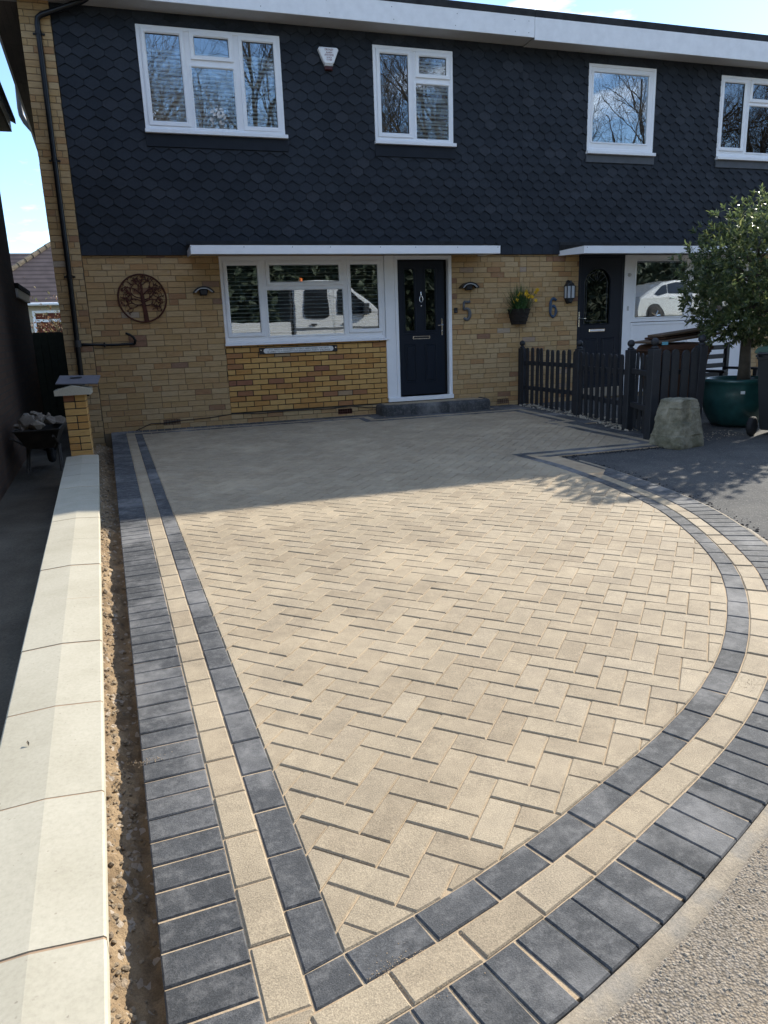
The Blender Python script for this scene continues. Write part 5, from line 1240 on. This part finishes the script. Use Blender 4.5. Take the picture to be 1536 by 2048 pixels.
car = vehicle('parked_car', 'white fastback car parked across the road, mirrored in the right hand window', 'car', (CX,CY,road_z(CX+2,CY)), [(.06,.34),(0,.75),(.10,1.08),(.50,1.30),(1.25,1.62),(1.9,1.74),(2.5,1.72),(3.1,1.52),(3.75,1.16),(4.55,1.02),(4.85,.80),(4.88,.34)], 1.95,
    [[(.85,1.22),(1.05,1.16),(1.42,1.20),(1.42,1.56),(1.20,1.50)],[(1.48,1.20),(2.35,1.22),(2.35,1.62),(1.9,1.63),(1.48,1.57)],[(2.42,1.22),(3.35,1.20),(2.95,1.46),(2.5,1.61)]], (.88,3.85), .37, top=1.1, narrow=.22)
b = MB()
for x in (.88,3.85): b.lathe([(.43,-.002),(.43,.002)], 28, (x,.977,.39), axis='y'); b.lathe([(.43,-.002),(.43,.002)], 28, (x,-.977,.39), axis='y')
obj('wheel_arch', b, BLACK, car); b = MB(); b.bbox(1.55,1.78,.975,1.0,1.02,1.06,.008); b.bbox(2.75,2.98,.975,1.0,1.02,1.06,.008); obj('door_handle', b, CHROME, car)
# bare trees
def bare_tree(seed, H):
    rg = random.Random(seed); tb, tw = MB(), MB()
    def grow(p, d, ln_, r_, lev):
        n_ = 4 if lev < 2 else 3; pts = [p]; q = p
        for i in range(n_):
            d = (d+Vector((rg.gauss(0,.13),rg.gauss(0,.13),rg.gauss(.05,.09)))).normalized(); q = q+d*ln_/n_; pts.append(q)
        rs = [r_*(1-.55*i/n_) for i in range(n_+1)]
        (tb if lev < 2 else tw).tube(pts, rs, 7 if lev == 0 else (5 if lev < 3 else 3), caps=False)
        if lev >= 5: return
        for k in range((7,6,5,4,4)[lev]):
            f = rg.uniform(.35 if lev == 0 else .2, 1); i = min(n_-1, int(f*n_)); base = pts[i].lerp(pts[i+1], f*n_-i)
            o1 = d.orthogonal().normalized(); o2 = d.cross(o1); a = rg.uniform(0,6.28); sp_ = rg.uniform(.45,.95)
            nd = (d*(1-sp_*.4)+(o1*math.cos(a)+o2*math.sin(a))*sp_+Vector((0,0,.12))).normalized()
            grow(base, nd, ln_*rg.uniform(.5,.72), max(.006, rs[i]*rg.uniform(.42,.6)), lev+1)
    grow(Vector((0,0,-.3)), Vector((0,0,1)), H*.45, H*.020, 0)
    a, c_ = tb.mesh('trunk', True), tw.mesh('twigs'); a.materials.append(BARK); c_.materials.append(TWIG); return a, c_
TM = [bare_tree(s_, h) for s_, h in ((3,15),(8,14),(15,16))]
where = ['seen at the left of the largest upper window','mirrored between the two upper windows of the navy door house','mirrored in the small upper window','mirrored right of the small upper window','mirrored in the single pane upper window','mirrored at the far right upper window']
ti = 0
for i, (x, y, k, s_) in enumerate(((-1,-21,0,1.1),(3.5,-19.5,1,1.05),(6.5,-23,2,1.2),(10,-20,0,1.0),(12.5,-22.5,1,1.15),(16,-21,2,1.05),(19.5,-25,0,1.0),(23,-22,1,1.0),(27.5,-24,2,1.1),(32,-22,0,1.05),(36,-26,1,1.1))):
    t = thing('bare_tree', 'tall bare winter tree across the road, number %s from the left in the window reflections' % ('one two three four five six seven eight nine ten eleven'.split()[i]), 'tree', (x, y, road_z(x,y)-.1), i*1.3, 'bare trees across the road')
    t.scale = (s_,)*3
    for nm, me in zip(('trunk','twigs'), TM[k]): o = bpy.data.objects.new(nm, me); link(o, t)
# evergreen undergrowth below the trees
b = MB(); rng = random.Random(4)
for i in range(15000):
    x = rng.uniform(-8,48); hh = 5.6+1.8*mnoise.noise((x*.25,0,0))+.6*mnoise.noise((x*.9,3,0)); y = -18.9+rng.gauss(0,.5)-.02*x; z = road_z(x,y)+rng.random()**.7*hh
    leaf(b, Vector((x,y,z)), Vector((rng.gauss(0,1),1,rng.gauss(0,1))), Vector((rng.gauss(0,1),rng.gauss(0,.6),rng.gauss(0,1))), rng.uniform(.25,.5), rng.uniform(.06,.14))
hd = obj('hedge', b, HEDGE); stuff(hd); tag(hd, 'dark evergreen undergrowth along the far side of the road', 'hedge')
hm = MB(); 
for i in range(29):
    x = -8+i*2; hh = 4.6+1.2*mnoise.noise((x*.25,0,0)); hm.box(x, x+2, -21.0-.02*x, -20.0-.02*x, road_z(x,-20)-.3, road_z(x,-20)+hh)
o = obj('hedge_core', hm, HEDGE); o['kind'] = 'structure'  # solid dark core of the hedge, boxes standing behind its leaves
